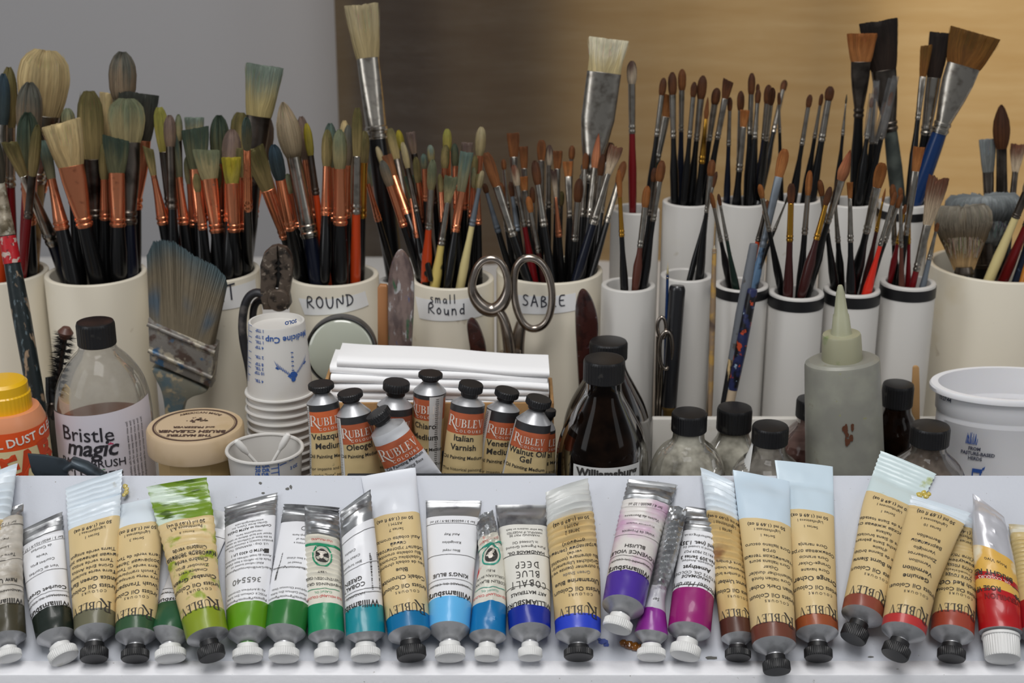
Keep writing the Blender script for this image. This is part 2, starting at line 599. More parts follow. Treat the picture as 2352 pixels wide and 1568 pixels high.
# ------------------------------------------------------------------ plastic pipes that hold the brushes
PVC = pbr((226, 218, 200), .42, stains=(((205, 188, 150), 14, .58, .85), ((168, 150, 122), 55, .68, .80)), sss=.0, name='pvc')
PVCW = pbr((206, 203, 198), .40, stains=(((205, 196, 176), 14, .6, .9), ((170, 160, 140), 60, .70, .80)), name='pvc_white')
BAND = pbr((22, 22, 24), .45)
PIPES = {}
def pipe(key, xl, xr, yc, Y, label, wall=.0045, band=None, mat=None, name='plastic_pipe', zb=0.0):
    p = at((xl + xr) / 2, yc, Y)
    R = (xr - xl) / 2 * mpp(p) * .985
    base = V((p.x, p.y, zb))
    h = p.z - zb
    t = thing(name, label, 'pipe', base, 'plastic pipes holding brushes')
    b = .0012
    prof = [(0, R), (h - b, R), (h - b * .3, R - b * .3), (h, R - b), (h, R - wall + b), (h - b * .3, R - wall + b * .3), (h - b, R - wall), (.01, R - wall), (.01, .0005)]
    v, f = lathe(base, (0, 0, 1), prof, 56)
    link('pipe_wall', v, f, mat or PVC, t, angle=50)
    if band:
        d0, d1 = band
        z0, z1 = at(CX, d1, Y).z, at(CX, d0, Y).z
        r = R + .0003
        link('black_band', *rings([[V((p.x + rr * math.cos(2 * pi * j / 56), p.y + rr * math.sin(2 * pi * j / 56), z)) for j in range(56)]
             for z, rr in ((z0, R - .0005), (z0, r), (z1, r), (z1, R - .0005))], closed=True), BAND, t)
    PIPES[key] = dict(c=p, R=R, Ri=R - wall, h=p.z, t=t, zb=zb, n=0)
    return t
pipe('P0', -115, 109, 622, 1.125, 'wide cream pipe cut off by the left frame edge behind the painted brush')
pipe('P1', 104, 336, 624, 1.12, 'wide cream pipe behind the clear brush cleaner bottle')
pipe('P2', 368, 597, 618, 1.125, 'wide cream pipe with a taped label ending in T')
pipe('P3', 660, 871, 628, 1.12, 'wide cream pipe with a taped label reading ROUND')
pipe('P4', 942, 1136, 637, 1.12, 'cream pipe with a taped label reading small Round')
pipe('P5', 1138, 1386, 617, 1.13, 'wide cream pipe with a taped label reading SABLE')
pipe('P6', 1380, 1506, 652, 1.09, 'plain narrow pipe between the SABLE pipe and the black marker', mat=PVCW)
pipe('P7', 1516, 1637, 630, 1.10, 'plain narrow pipe directly behind the black marker', mat=PVCW)
pipe('P8', 1641, 1766, 651, 1.09, 'narrow black-banded pipe behind the two paint-covered sticks', band=(655, 676), mat=PVCW)
pipe('P9', 1766, 1893, 669, 1.08, 'narrow black-banded pipe just left of the squeeze bottle nozzle', band=(675, 699), mat=PVCW)
pipe('P10', 1893, 2022, 661, 1.09, 'narrow black-banded pipe right behind the squeeze bottle nozzle', band=(667, 691), mat=PVCW)
pipe('P11', 2023, 2150, 645, 1.10, 'narrow black-banded pipe beside the wide pipe at far right', band=(652, 676), mat=PVCW)
pipe('P12', 2134, 2450, 606, 1.16, 'wide cream pipe at far right holding the badger brushes')
pipe('B0', 868, 944, 642, 1.16, 'small pipe tucked behind the painted spatula', mat=PVCW)
pipe('B1', 1402, 1516, 478, 1.185, 'tall back pipe holding the slim dark red brush', mat=PVCW)
pipe('B2', 1521, 1644, 461, 1.185, 'tall plain back pipe above the black marker', mat=PVCW)
pipe('B3', 1646, 1766, 461, 1.185, 'tall plain back pipe above the two paint-covered sticks', mat=PVCW)
pipe('B4', 1769, 1889, 455, 1.185, 'tall plain back pipe left of the squeeze bottle nozzle', mat=PVCW)
pipe('B5', 1892, 2014, 462, 1.185, 'tall plain back pipe holding the brushes in clear sleeves', mat=PVCW)
pipe('B6', 2017, 2138, 462, 1.185, 'tall black-banded back pipe holding the blue-handled wide brush', band=(478, 496), mat=PVCW)

def around(p, R, px_x, off=.0004):
    """mapping onto the front of an upright cylinder: x to the right as seen, y up"""
    a0 = math.atan2(p.y - 0, p.x) + pi           # faces the camera
    tgt = at(px_x, CY, p.y - R).x
    s = max(-.98, min(.98, (tgt - p.x) / R))
    ang = -H_ + math.asin(s)
    return lambda x, y, o=off: V((p.x + (R + o) * math.cos(ang + x / R), p.y + (R + o) * math.sin(ang + x / R), y))
LAB = pbr((250, 250, 250), .6, name='paper_label')
INK = pbr((52, 54, 66), .6, name='ink')
def tape_label(key, corners, lines):
    """corners in pixels (clockwise from top left), lettering by hand"""
    P = PIPES[key]
    c, R = P['c'], P['R']
    cxp = sum(q[0] for q in corners) / 4
    fn = around(c, R, cxp)
    ctr = fn(0, c.z)
    Yf = ctr.y
    def loc(px, py):
        # ray with cylinder
        d = ray(px, py)
        ox, oy = CAM.x - c.x, CAM.y - c.y
        A = d.x ** 2 + d.y ** 2
        B = 2 * (ox * d.x + oy * d.y)
        C_ = ox * ox + oy * oy - R * R
        k = (-B - math.sqrt(max(0, B * B - 4 * A * C_))) / (2 * A)
        q = CAM + d * k
        th = math.atan2(q.y - c.y, q.x - c.x)
        t0 = math.atan2(ctr.y - c.y, ctr.x - c.x)
        return ((th - t0) * R, q.z)
    q = [loc(*k) for k in corners]
    N = 16
    v, f = [], []
    for i in range(N + 1):
        t = i / N
        for j in (0, 1):
            a = (lerp(q[0][0], q[1][0], t), lerp(q[0][1], q[1][1], t)) if j == 0 else (lerp(q[3][0], q[2][0], t), lerp(q[3][1], q[2][1], t))
            v.append(fn(a[0], a[1]))
    for i in range(N):
        f.append((2 * i, 2 * i + 2, 2 * i + 3, 2 * i + 1) if False else (2 * i + 1, 2 * i + 3, 2 * i + 2, 2 * i))
    lb_ = link('paper_label', v, f, LAB, P['t'])
    mb = MB()
    for (s, px, py, h, ang) in lines:
        x, z = loc(px, py)
        place_text(mb, hand_vf(s), lambda a, b: fn(a, b, .0008), h * mpp(ctr), x, z, 'c', rot=ang)
    mb.build('handwriting', INK, lb_, smooth=False)
tape_label('P2', [(430, 664), (585, 640), (590, 690), (430, 712)], [('FLAT', 492, 694, 36, .06)])
tape_label('P3', [(686, 684), (838, 668), (846, 700), (700, 722)], [('ROUND', 758, 707, 28, .05)])
tape_label('P4', [(955, 680), (1105, 676), (1112, 722), (964, 730)], [('small', 1016, 696, 21, .02), ('Round', 1024, 722, 25, .0)])
tape_label('P5', [(1188, 676), (1322, 672), (1322, 712), (1190, 718)], [('SABLE', 1248, 704, 27, .02)])
# ------------------------------------------------------------------ brushes
HAIR = {  # base colour, tip colour, words
 'cr': ((186, 164, 122), (204, 186, 144), 'cream'), 'ol': ((150, 134, 92), (104, 98, 62), 'olive'),
 'gg': ((158, 148, 112), (112, 120, 98), 'grey-green'), 'dg': ((98, 100, 76), (56, 72, 62), 'dark green'),
 'tl': ((124, 122, 98), (84, 104, 100), 'teal'), 'bl': ((64, 78, 84), (48, 68, 84), 'dark blue'),
 'gr': ((140, 124, 106), (92, 94, 90), 'grey'), 'dk': ((70, 66, 58), (52, 56, 52), 'charcoal'),
 'mv': ((132, 112, 98), (112, 96, 92), 'mauve'), 'yl': ((158, 146, 66), (160, 148, 42), 'yellow'),
 'yg': ((172, 160, 84), (148, 148, 74), 'yellow-green'), 'pb': ((178, 164, 118), (118, 134, 128), 'blue-tipped pale'),
 'sb': ((142, 90, 52), (112, 68, 38), 'sable'), 'so': ((172, 114, 66), (150, 92, 46), 'orange sable'),
 'sd': ((106, 66, 40), (76, 46, 30), 'dark sable'), 'bk': ((46, 34, 28), (34, 27, 25), 'black'),
 'wh': ((206, 192, 150), (228, 224, 204), 'white'), 'pk': ((186, 122, 88), (156, 92, 66), 'pinkish'),
 'wt': ((192, 178, 162), (78, 58, 54), 'two-tone'), 'bg': ((204, 172, 128), (158, 154, 146), 'badger'),
 'gb': ((128, 134, 138), (150, 160, 170), 'grey-blue'), 'pl': ((168, 154, 118), (168, 158, 130), 'pale'), 'pg': ((150, 136, 114), (166, 152, 132), 'greyish'),
 'br': ((120, 78, 30), (106, 72, 22), 'brown'), 'wb': ((196, 180, 160), (110, 70, 54), 'frosted'),
}
SPEC_MET = ((58, 52, 46), 90, .62, .72)
FERR = {
 'co': (pbr((230, 146, 106), .26, .92, stains=(((150, 84, 58), 170, .62, .8), ((150, 140, 120), 300, .68, .74)), name='copper'), 'copper'),
 'si': (pbr((176, 170, 160), .27, 1.0, stains=(((132, 124, 114), 150, .5, .72), ((170, 165, 150), 130, .66, .72)), name='nickel'), 'silver'),
 'go': (pbr((214, 160, 66), .25, 1.0, stains=(((120, 84, 30), 50, .55, .75),), name='brass'), 'brass'),
 'ds': (pbr((112, 104, 96), .34, 1.0, stains=(((50, 44, 40), 45, .45, .7),), name='dark_nickel'), 'dull'),
 'pt': (pbr((150, 140, 122), .5, .4, stains=(((90, 80, 60), 120, .45, .6), ((170, 165, 150), 200, .55, .62)), name='painted_metal'), 'paint-caked'),
 'gy': (pbr((120, 128, 136), .45, .6, stains=(((70, 76, 84), 40, .5, .7),), name='grey_metal'), 'grey'),
}
def lac(c, r=.28, st=None):
    return pbr(c, r, 0, stains=((st or ((70, 78, 84), 240, .72, .76)),), coat=.0, name='lacquer')
HAND = {
 'bk': lac((11, 11, 12)), 'nv': lac((14, 18, 32)), 'rd': lac((108, 14, 20)), 'or': lac((186, 62, 22)), 'cm': lac((216, 200, 142), .4, ((150, 130, 80), 60, .7, .8)),
 'mr': lac((58, 24, 22)), 'ye': lac((206, 184, 104), .4, ((60, 60, 44), 60, .62, .66)), 'lb': lac((84, 112, 140), .35, ((24, 26, 34), 55, .48, .56)),
 'gy': lac((104, 112, 120), .5, ((70, 66, 60), 60, .6, .7)), 'br': lac((214, 46, 28)), 'bu': lac((20, 48, 92), .25), 'gn': lac((20, 38, 30)),
 'oc': lac((176, 112, 40)), 'tp': lac((86, 92, 86), .7, ((58, 64, 60), 50, .45, .6)), 'bp': lac((30, 40, 60), .35, ((120, 150, 180), 70, .58, .64)),
 'bn': lac((84, 44, 32), .4), 'wd': lac((178, 140, 88), .5, ((90, 60, 40), 40, .55, .65)),
}
HANDW = dict(bk='black', nv='navy', rd='dark red', cm='cream', mr='maroon', ye='yellow', lb='blue-smeared', gy='grey', br='bright red', bu='blue', gn='green', oc='ochre', tp='taped', bp='blue-flecked', bn='brown', wd='wooden')
HANDW['or'] = 'orange'
KINDW = dict(R='round', P='pointed', F='flat', B='filbert', A='angled', N='splayed', M='mop', D='fan')
PROFILE = {
 'R': [(0, .72), (.25, .95), (.55, 1), (.78, .9), (.92, .62), (1, .28)],
 'P': [(0, .70), (.3, 1), (.6, .72), (.85, .32), (1, .05)],
 'B': [(0, .70), (.3, .9), (.6, 1), (.82, .9), (.94, .66), (1, .42)],
 'F': [(0, .68), (.3, .80), (.7, .92), (1, 1)],
 'A': [(0, .62), (.4, .82), (.8, .98), (1, 1)],
 'N': [(0, .42), (.3, .62), (.65, .9), (1, 1)],
 'M': [(0, .60), (.2, .88), (.42, 1), (.65, .88), (.85, .55), (.96, .26), (1, .1)],
 'D': [(0, .34), (.25, .52), (.5, .78), (.75, .98), (.9, .97), (1, .82)],
}
def tuft(b, t, side, dep, hw, ht, kind, hair, seed, M=40, slant=0.0, basew=None):
    rnd = random.Random(seed)
    c0, c1 = [tuple(k * q for k, q in zip(srgb(*c)[:3], (.74, .70, .62))) for c in HAIR[hair][:2]]
    T = t - b
    L = T.length
    T = T / L
    K = 11
    prof = PROFILE[kind]
    jit = [rnd.uniform(-1, 1) for _ in range(M)]
    cl = max(6, M // 5)
    co = [rnd.uniform(-1, 1) for _ in range(cl)]
    cq = [rnd.uniform(-1, 1) for _ in range(cl)]
    def coarse(tab, j):
        p = j / M * cl
        a = int(p)
        return lerp(tab[a % cl], tab[(a + 1) % cl], p - a)
    lum = [(.94 + .20 * coarse(co, j) + .20 * rnd.uniform(-1, 1)) for j in range(M)]
    sh = [.20 * coarse(cq, j) + .10 * rnd.uniform(-1, 1) for j in range(M)]
    jag = {'F': .02, 'N': .10, 'D': .06, 'A': .025}.get(kind, .025)
    rs, cols = [], []
    flat = kind in 'FABND'
    for k in range(K):
        u = k / (K - 1)
        u = u ** .85 if kind not in 'FN' else u
        w = interp(prof, u) * hw
        if basew:
            w = max(w, lerp(basew, w, u ** .8)) if basew > w else w
        th = (lerp(.85, .55, u) if kind in 'FAN' else lerp(.9, .7, u)) * ht
        if not flat:
            th = w
        else:
            th = min(th, w) * (1 if kind in 'FAN' else max(.35, interp(prof, u)))
        w *= lerp(.93, 1, sstep(0, .14, u))
        th *= lerp(.90, 1, sstep(0, .14, u))
        ring = []
        for j in range(M):
            a = 2 * pi * j / M
            ca, sa = math.cos(a), math.sin(a)
            if kind in 'FAN':
                sq = sstep(.08, .5, u)
                ca = math.copysign(abs(ca) ** lerp(1, .6, sq), ca)
                sa = math.copysign(abs(sa) ** lerp(1, .8, sq), sa)
            g = 1 + jit[j] * (.012 + .030 * u)
            h = u * L * (1 + jag * jit[(j * 7) % M] * u * u)
            h += slant * ca * hw * u * u
            if kind in 'R' and k == K - 1:
                h *= 1.01
            ring.append(b + T * h + side * (w * ca * g) + dep * (th * sa * g))
            q = sstep(.28, .92, u + sh[j])
            l = lum[j] * (.84 + .26 * rnd.random())
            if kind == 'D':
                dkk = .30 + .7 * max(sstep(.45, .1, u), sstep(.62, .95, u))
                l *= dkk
            cols.append(tuple(lerp(x, y, q) * l for x, y in zip(c0, c1)))
        rs.append(ring)
    v, f = rings(rs, True, False)
    # tip: a ragged fan closing the tuft
    n = len(v)
    cen = sum(rs[-1], V((0, 0, 0))) / M + T * (L * (.0 if kind in 'FAN' else .012))
    v.append(cen)
    cols.append(tuple(c1))
    o = (K - 1) * M
    for j in range(M):
        f.append((o + j, o + (j + 1) % M, n))
    # loose hairs
    nh = int(min(420, 16 + hw * 14000)) if kind not in 'P' else 5
    if kind in 'DN':
        nh *= 2
    if kind in 'DN':
        for _ in range(2600 if kind == 'D' else 260):
            a = rnd.uniform(0, 2 * pi)
            ua = rnd.uniform(.0, .55)
            ub = min(1.03, ua + rnd.uniform(.35, .6))
            r_ = 1.0 + .03 * rnd.uniform(-.2, 1)
            pts_ = []
            for u_ in (ua, (ua + ub) / 2, ub):
                w = interp(prof, min(1, u_)) * hw * r_
                th = min(ht if kind == 'N' else w, w) * (.9 if kind == 'N' else max(.35, interp(prof, min(1, u_))) * ht / hw)
                pts_.append(b + T * (L * u_) + side * (w * math.cos(a)) + dep * (th * math.sin(a)))
            e = (pts_[2] - pts_[0]).cross(CAM - pts_[0])
            e = e.normalized() * .00017
            m0 = len(v)
            v.extend([pts_[0] - e, pts_[0] + e, pts_[1] - e, pts_[1] + e, pts_[2]])
            f.append((m0, m0 + 1, m0 + 3, m0 + 2))
            f.append((m0 + 2, m0 + 3, m0 + 4))
            lu = rnd.uniform(.6, 1.35)
            for u_ in (ua, ua, (ua + ub) / 2, (ua + ub) / 2, ub):
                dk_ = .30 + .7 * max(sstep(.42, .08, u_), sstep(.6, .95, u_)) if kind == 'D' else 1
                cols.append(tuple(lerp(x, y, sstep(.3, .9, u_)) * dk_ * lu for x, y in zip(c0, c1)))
    for _ in range(nh):
        a = rnd.uniform(0, 2 * pi)
        u0 = rnd.uniform(.2, .88)
        w = interp(prof, u0) * hw * 1.01
        th = w if not flat else ht * .7
        p0 = b + T * (L * u0) + side * (w * math.cos(a)) + dep * (th * math.sin(a))
        w1 = interp(prof, 1.0 if kind in 'FAN' else .95) * hw * rnd.uniform(.8, 1.12)
        p1 = b + T * (L * rnd.uniform(.9, 1.03)) + side * (w1 * math.cos(a) + slant * 0) + dep * (min(th, w1) * math.sin(a))
        if kind in 'FA':
            p1 += T * (slant * math.cos(a) * hw)
        e = (p1 - p0).cross(dep)
        e = e.normalized() * .00013 if e.length > 1e-9 else side * .00013
        m0 = len(v)
        v.extend([p0 - e, p0 + e, p1])
        f.append((m0, m0 + 1, m0 + 2))
        q = rnd.uniform(.6, 1)
        cc = tuple(lerp(x, y, q) * rnd.uniform(.75, 1.25) for x, y in zip(c0, c1))
        cols.extend([cc] * 3)
    return v, f, cols

def axis_point(A, B, py):
    """point of segment A-B that projects to picture row py"""
    pa, pb = V(A) - CAM, V(B) - CAM
    za, zb = pa.dot(FW), pb.dot(FW)
    ya, yb = F * pa.dot(UP), F * pb.dot(UP)
    k = CY - py
    t = (k * za - ya) / ((yb - ya) - k * (zb - za))
    return V(A) + (V(B) - V(A)) * t
OPT = None
BAKED = [(1135.8,1148.7,-1.4),(1144.4,1164.8,-4.3),(1130.5,1134.4,0.0),(1118.3,1117.2,-2.8),(1095.1,1092.8,0.0),(1146.9,1149.6,-0.3),(1153.7,1163.7,-6.8),(1139.0,1094.3,0.0),(1096.4,1111.6,0.0),(1101.9,1095.7,-2.0),(1131.9,1136.3,0.0),(1124.8,1130.2,0.0),(1144.0,1152.9,0.0),(1149.6,1160.6,0.0),(1114.8,1136.4,1.9),(1135.4,1146.1,0.0),(1102.7,1114.2,-8.1),(1121.0,1129.4,1.0),(1135.0,1138.8,0.0),(1118.2,1123.5,0.0),(1106.6,1125.3,-0.9),(1143.6,1147.9,0.0),(1151.3,1157.7,0.0),(1117.4,1133.1,-4.9),(1114.3,1140.9,0.0),(1150.6,1150.9,0.0),(1151.9,1157.4,-7.8),(1130.8,1010.1,2.5),(1145.6,1175.1,0.0),(1095.4,1141.0,-7.6),(1114.0,1127.5,-2.9),(1095.2,1098.6,0.0),(1107.0,1113.7,0.0),(1120.0,1124.6,0.0),(1142.5,1143.9,2.2),(1130.4,1136.0,0.0),(1138.6,1141.4,0.0),(1127.9,1085.8,0.0),(1105.9,1268.2,0.0),(1107.5,1060.8,0.0),(1104.2,1119.1,-3.7),(1125.5,1136.7,0.0),(1114.9,1123.7,4.0),(1139.5,1134.4,0.0),(1093.2,1119.9,-1.6),(1096.3,1100.6,0.0),(1131.7,1132.7,-2.8),(1141.8,1149.0,0.6),(1105.6,1096.5,8.0),(1124.6,1126.3,0.0),(1144.8,1121.3,0.0),(1147.2,1141.5,4.7),(1160.2,1204.5,0.0),(1154.0,1140.2,0.0),(1165.8,1245.5,0.0),(1117.6,1115.8,0.0),(1124.0,1168.4,0.0),(1096.9,1159.2,-8.9),(1111.4,1180.6,1.0),(1143.7,1137.8,-0.2),(1094.1,1130.3,0.0),(1143.6,1131.8,5.5),(1125.8,1177.5,0.0),(1103.8,1127.8,0.0),(1136.1,1117.0,0.0),(1126.4,1109.3,-3.3),(1145.9,1138.9,11.8),(1106.9,1092.5,0.0),(1136.7,1151.7,-1.9),(1129.6,1129.3,0.0),(1117.5,1135.8,3.8),(1103.0,1103.7,-3.5),(1096.4,1123.2,0.0),(1142.0,1139.8,0.0),(1138.0,1144.8,0.0),(1103.9,1099.7,7.2),(1130.8,1134.8,0.0),(1124.3,1142.8,6.8),(1126.0,1126.0,0.0),(1105.1,1125.6,7.4),(1117.9,1117.1,0.0),(1100.3,1111.5,0.0),(1124.2,1122.0,0.0),(1156.3,1164.4,0.0),(1153.3,1152.0,0.0),(1154.7,1163.9,0.0),(1157.8,1168.2,0.0),(1149.1,1149.4,4.2),(1098.8,1113.6,0.0),(1124.4,1130.3,-4.4),(1107.3,1108.8,0.0),(1112.3,1119.3,-0.9),(1118.2,1131.1,0.0),(1153.8,1162.7,0.0),(1158.4,1167.0,0.0),(1127.2,1144.8,0.0),(1118.0,1114.4,0.0),(1110.9,1108.0,0.0),(1122.3,1148.6,0.0),(1112.1,1152.8,0.0),(1127.2,1189.0,6.2),(1095.8,1116.9,0.0),(1132.9,1134.0,0.0),(1116.0,1163.1,0.0),(1156.0,1169.0,0.0),(1135.9,1138.1,0.0),(1162.3,1159.0,0.0),(1144.2,1149.3,-3.3),(1078.5,1082.5,0.0),(1077.2,1084.4,0.0),(1083.7,1095.4,-4.7),(1098.9,1102.3,0.0),(1094.3,1096.1,0.0),(1107.2,1119.2,0.0),(1105.5,1107.6,0.0),(1102.0,1088.6,0.0),(1082.5,1080.1,0.0),(1078.7,1093.9,0.0),(1091.3,1092.5,-8.0),(1102.6,1096.7,0.0),(1085.4,1069.7,0.0),(1071.3,1069.6,-0.1),(1080.3,1079.4,0.0),(1068.0,1072.6,0.0),(1091.9,1068.7,-2.8),(1093.8,1081.5,0.0),(1103.7,1092.5,-5.3),(1078.9,1084.1,0.6),(1097.1,1064.3,-9.9),(1099.5,1089.4,6.1),(1082.3,1079.4,0.0),(1089.2,1086.2,0.0),(1104.7,1106.5,0.0),(1113.6,1107.5,0.0),(1088.5,1090.9,0.0),(1104.1,1102.6,0.0),(1109.0,1110.9,2.0),(1094.7,1093.8,0.0),(1097.8,1096.9,0.0),(1176.5,1179.4,-2.6),(1135.5,1142.9,0.0),(1201.3,1199.9,5.9),(1194.7,1207.7,0.0),(1177.3,1203.0,7.4),(1131.0,1120.1,0.0),(1138.4,1116.2,0.0),(1138.4,1130.3,0.0),(1114.4,1140.2,0.0),(1173.0,1176.4,0.0),(1178.9,1187.5,0.0),(1196.3,1196.6,-0.5),(1179.4,1190.7,-2.3),(1195.2,1193.2,0.0),(1173.1,1175.6,0.0),(1180.6,1178.9,0.0),(1171.4,1173.1,0.0),(1198.9,1188.0,0.0),(1180.7,1172.8,-4.9),(1185.9,1180.2,0.0),(1195.4,1192.9,0.0),(1179.7,1177.7,0.0),(1187.8,1194.6,-0.0),(1176.2,1184.9,0.0),(1199.5,1198.0,0.0),(1187.4,1174.7,-0.2),(1180.6,1105.6,0.0),(1177.7,1271.7,0.0),(1195.0,1189.6,0.0),(1182.8,1182.0,0.0),(1189.4,1191.1,0.0),(1180.0,1182.2,0.0),(1185.0,1185.0,0.0),(1196.8,1185.7,-12),(1171.6,1176.9,0.0),(1184.8,1177.4,0.0),(1196.7,1186.9,0.0),(1175.3,1169.2,-4.3),(1197.6,1192.3,2.9),(1177.0,1175.2,-0.4),(1190.0,1191.9,0.0),(1171.2,1186.3,-12)]
def brush_axis(P, tx, ty, rx, ry, Yr, Yt, rh):
    """tip, rim crossing and hidden end of a brush whose picture points are given, standing at two depths"""
    c, Ri = P['c'], P['Ri']
    lim = Ri - rh - .0006
    B = at(rx, ry, Yr)
    q = math.hypot(B.x - c.x, B.y - c.y)
    if q > lim:
        B = V((c.x + (B.x - c.x) * lim / q, c.y + (B.y - c.y) * lim / q, B.z))
    A = at(tx, ty, Yt)
    T = (B - A).normalized()
    e = 0.0
    while e < .115:
        p = B + T * (e + .003)
        if math.hypot(p.x - c.x, p.y - c.y) > Ri - rh - .0005 or p.z - rh < P['zb'] + .012:
            break
        e += .003
    return A, B, B + T * max(e, .004)
def ordinal(n):
    w = ['', 'first', 'second', 'third', 'fourth', 'fifth', 'sixth', 'seventh', 'eighth', 'ninth', 'tenth', 'eleventh', 'twelfth', 'thirteenth', 'fourteenth', 'fifteenth', 'sixteenth', 'seventeenth', 'eighteenth', 'nineteenth', 'twentieth',
         'twenty-first', 'twenty-second', 'twenty-third', 'twenty-fourth', 'twenty-fifth', 'twenty-sixth', 'twenty-seventh', 'twenty-eighth', 'twenty-ninth', 'thirtieth']
    return w[n] if n < len(w) else 'later'
WHERE = {
 'P0': 'in leftmost cream pipe', 'P1': 'in pipe behind brush-cleaner bottle', 'P2': 'in pipe behind blue-stained wide brush', 'P3': 'in pipe marked ROUND',
 'P4': 'in pipe marked small Round', 'P5': 'in pipe marked SABLE', 'P6': 'in plain narrow pipe beside SABLE', 'P7': 'in narrow pipe behind black marker',
 'P8': 'in banded pipe behind grey stick', 'P9': 'in banded pipe left of nozzle', 'P10': 'in banded pipe behind nozzle', 'P11': 'in banded pipe right of nozzle',
 'P12': 'in wide far-right pipe', 'B0': 'in small pipe behind spatula', 'B1': 'in tall back pipe beside SABLE', 'B2': 'in tall pipe above marker',
 'B3': 'in tall pipe above grey stick', 'B4': 'in tall pipe left of nozzle', 'B5': 'in tall pipe behind nozzle', 'B6': 'in tall banded back pipe',
}
BR = []
def brush(key, spec):
    q = spec.split()
    tx, ty, rx, ry, yb, yf, wb, wf = [float(a) for a in q[:8]]
    kind, hair, ferr, hand = q[8:12]
    d = float(q[12]) if len(q) > 12 else 0.0
    ex = dict(a.split('=') for a in q[13:])
    P = PIPES[key]
    c, Ri = P['c'], P['Ri']
    BR.append((key, tx))
    bi = len(BR) - 1
    m0 = mpp(c)
    rh = wf * m0 * .5 * float(ex.get('wh', 1.15))
    rt = wb * m0 * .5
    if bi < len(BAKED):
        Yr, Yt, dx = BAKED[bi][0] / 1000, BAKED[bi][1] / 1000, BAKED[bi][2]
    else:
        Yr, Yt, dx = c.y + d * .8 * (Ri - rh), c.y + d * 1.1 * (Ri - rh), 0.0
    A, B, E = brush_axis(P, tx, ty, rx + dx, ry, Yr, Yt, rh)
    if OPT is not None:
        OPT.append((key, tx, ty, rx, ry, yb, yf, wb, wf, kind, d, rh, rt))
        return None
    T = (B - A).normalized()
    pb, pf = axis_point(A, B, yb), axis_point(A, B, yf)
    wbm, wfm = wb * mpp(A) / 2, wf * mpp(pf) / 2
    view = (pb - CAM).normalized()
    side = T.cross(view).normalized()
    if side.x < 0:
        side = -side
    dep = side.cross(T).normalized()
    if dep.y < 0:
        dep = -dep
    hw_ = HANDW[hand]
    lab = '%s %s brush, %s ferrule,' % (HAIR[hair][2], KINDW[kind], FERR[ferr][1])
    t = thing('paint_brush', lab, 'brush', E, 'brushes in ' + WHERE[key][3:])
    t['_k'] = key
    t['_x'] = tx
    if 'bw' in ex:
        PROFILE[kind + '_'] = PROFILE[kind]
    bw = float(ex['bw']) * wbm if 'bw' in ex else {'F': .68, 'A': .62, 'N': .42, 'D': .34, 'M': .6}.get(kind, .72) * wbm
    ht = max(wfm * .62, wbm * .16) if kind in 'FABND' else wbm
    if kind == 'D':
        ht = wbm * .5
    slant = float(ex.get('sl', 0))
    nseg = 64 if wb < 45 else 170
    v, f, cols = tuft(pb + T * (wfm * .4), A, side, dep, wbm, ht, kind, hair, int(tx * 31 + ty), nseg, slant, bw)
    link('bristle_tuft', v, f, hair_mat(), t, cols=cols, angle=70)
    # ferrule: from the shape of the tuft to a round socket, two crimped rings
    L = (pf - pb).length
    rs = []
    fl = kind in 'FABN'
    tw = bw * 1.0
    tt = (max(wfm * .62, wbm * .16) * .92 if fl else tw)
    if kind == 'D':
        tw = tt = wfm * .9
    if 'bw' in ex:
        st = [(0, 0), (.004, 0), (.42, .04), (.62, .45), (.76, .9), (.80, .95)]
    else:
        st = [(0, 0), (.004, 0), (.25, .1), (.5, .42), (.74, .85), (.80, .95)] if L > .012 else [(0, 0), (.5, .5), (.8, .95)]
    def ring(h, a, b_):
        return [pb + T * (L * h) + side * (a * math.cos(2 * pi * j / 22)) + dep * (b_ * math.sin(2 * pi * j / 22)) for j in range(22)]
    for (h, g) in st:
        rs.append(ring(h, lerp(tw, wfm, g) * (1.0 if h else .93), lerp(tt, wfm, g) * (1.0 if h else .93)))
    for (h, k) in ((.835, .99), (.85, 1.10), (.885, 1.10), (.90, .98), (.925, .98), (.94, 1.1), (.975, 1.1), (.985, 1.0), (1.0, 1.0)):
        rs.append(ring(h, wfm * k, wfm * k))
    v, f = rings(rs)
    link('ferrule', v, f, FERR[ferr][0], t, angle=35)
    # handle
    wh = float(ex.get('wh', 1.15)) * wfm
    LH = (E - pf).length
    prof = [(-.003, wfm * .90), (.0, wfm * .93), (min(.012, LH * .15), wfm * 1.0), (min(.035, LH * .4), wh), (LH * .7, wh * .96), (LH - .002, wh * .8), (LH, wh * .55)]
    v, f = lathe(pf, T, prof, 16)
    link('handle', v, f, HAND[hand], t)
    if 'sleeve' in ex:
        a = axis_point(A, B, float(ex['sleeve']))
        z = axis_point(A, B, yf - 6)
        r = wfm * 1.5
        v, f = sweep([a, lerp(a, z, .5), z], [r * .9, r, r], 14)
        o = link('clear_sleeve', v, f[:-2], glass((236, 236, 236), .12, (200, 200, 200), .06), t)
        o['label'] = 'clear plastic protective sleeve'
    P['n'] += 1
    return t
def finish_brush_labels():
    bykey = {}
    for o in list(bpy.data.objects):
        if o.get('_k'):
            bykey.setdefault(o['_k'], []).append(o)
    for k, os_ in bykey.items():
        os_.sort(key=lambda o: o['_x'])
        count = {}
        for o in os_:
            count[o['label']] = count.get(o['label'], 0) + 1
        seen = {}
        for i, o in enumerate(os_):
            b = o['label']
            seen[b] = seen.get(b, 0) + 1
            if count[b] > 1:
                o['label'] = '%s-from-left %s %s' % (ordinal(seen[b]), b.replace(' brush, ', ' brush with ').rstrip(',') , WHERE[k])
            else:
                o['label'] = b.replace(' brush, ', ' brush with ').rstrip(',') + ' ' + WHERE[k]
            del o['_k']
            del o['_x']
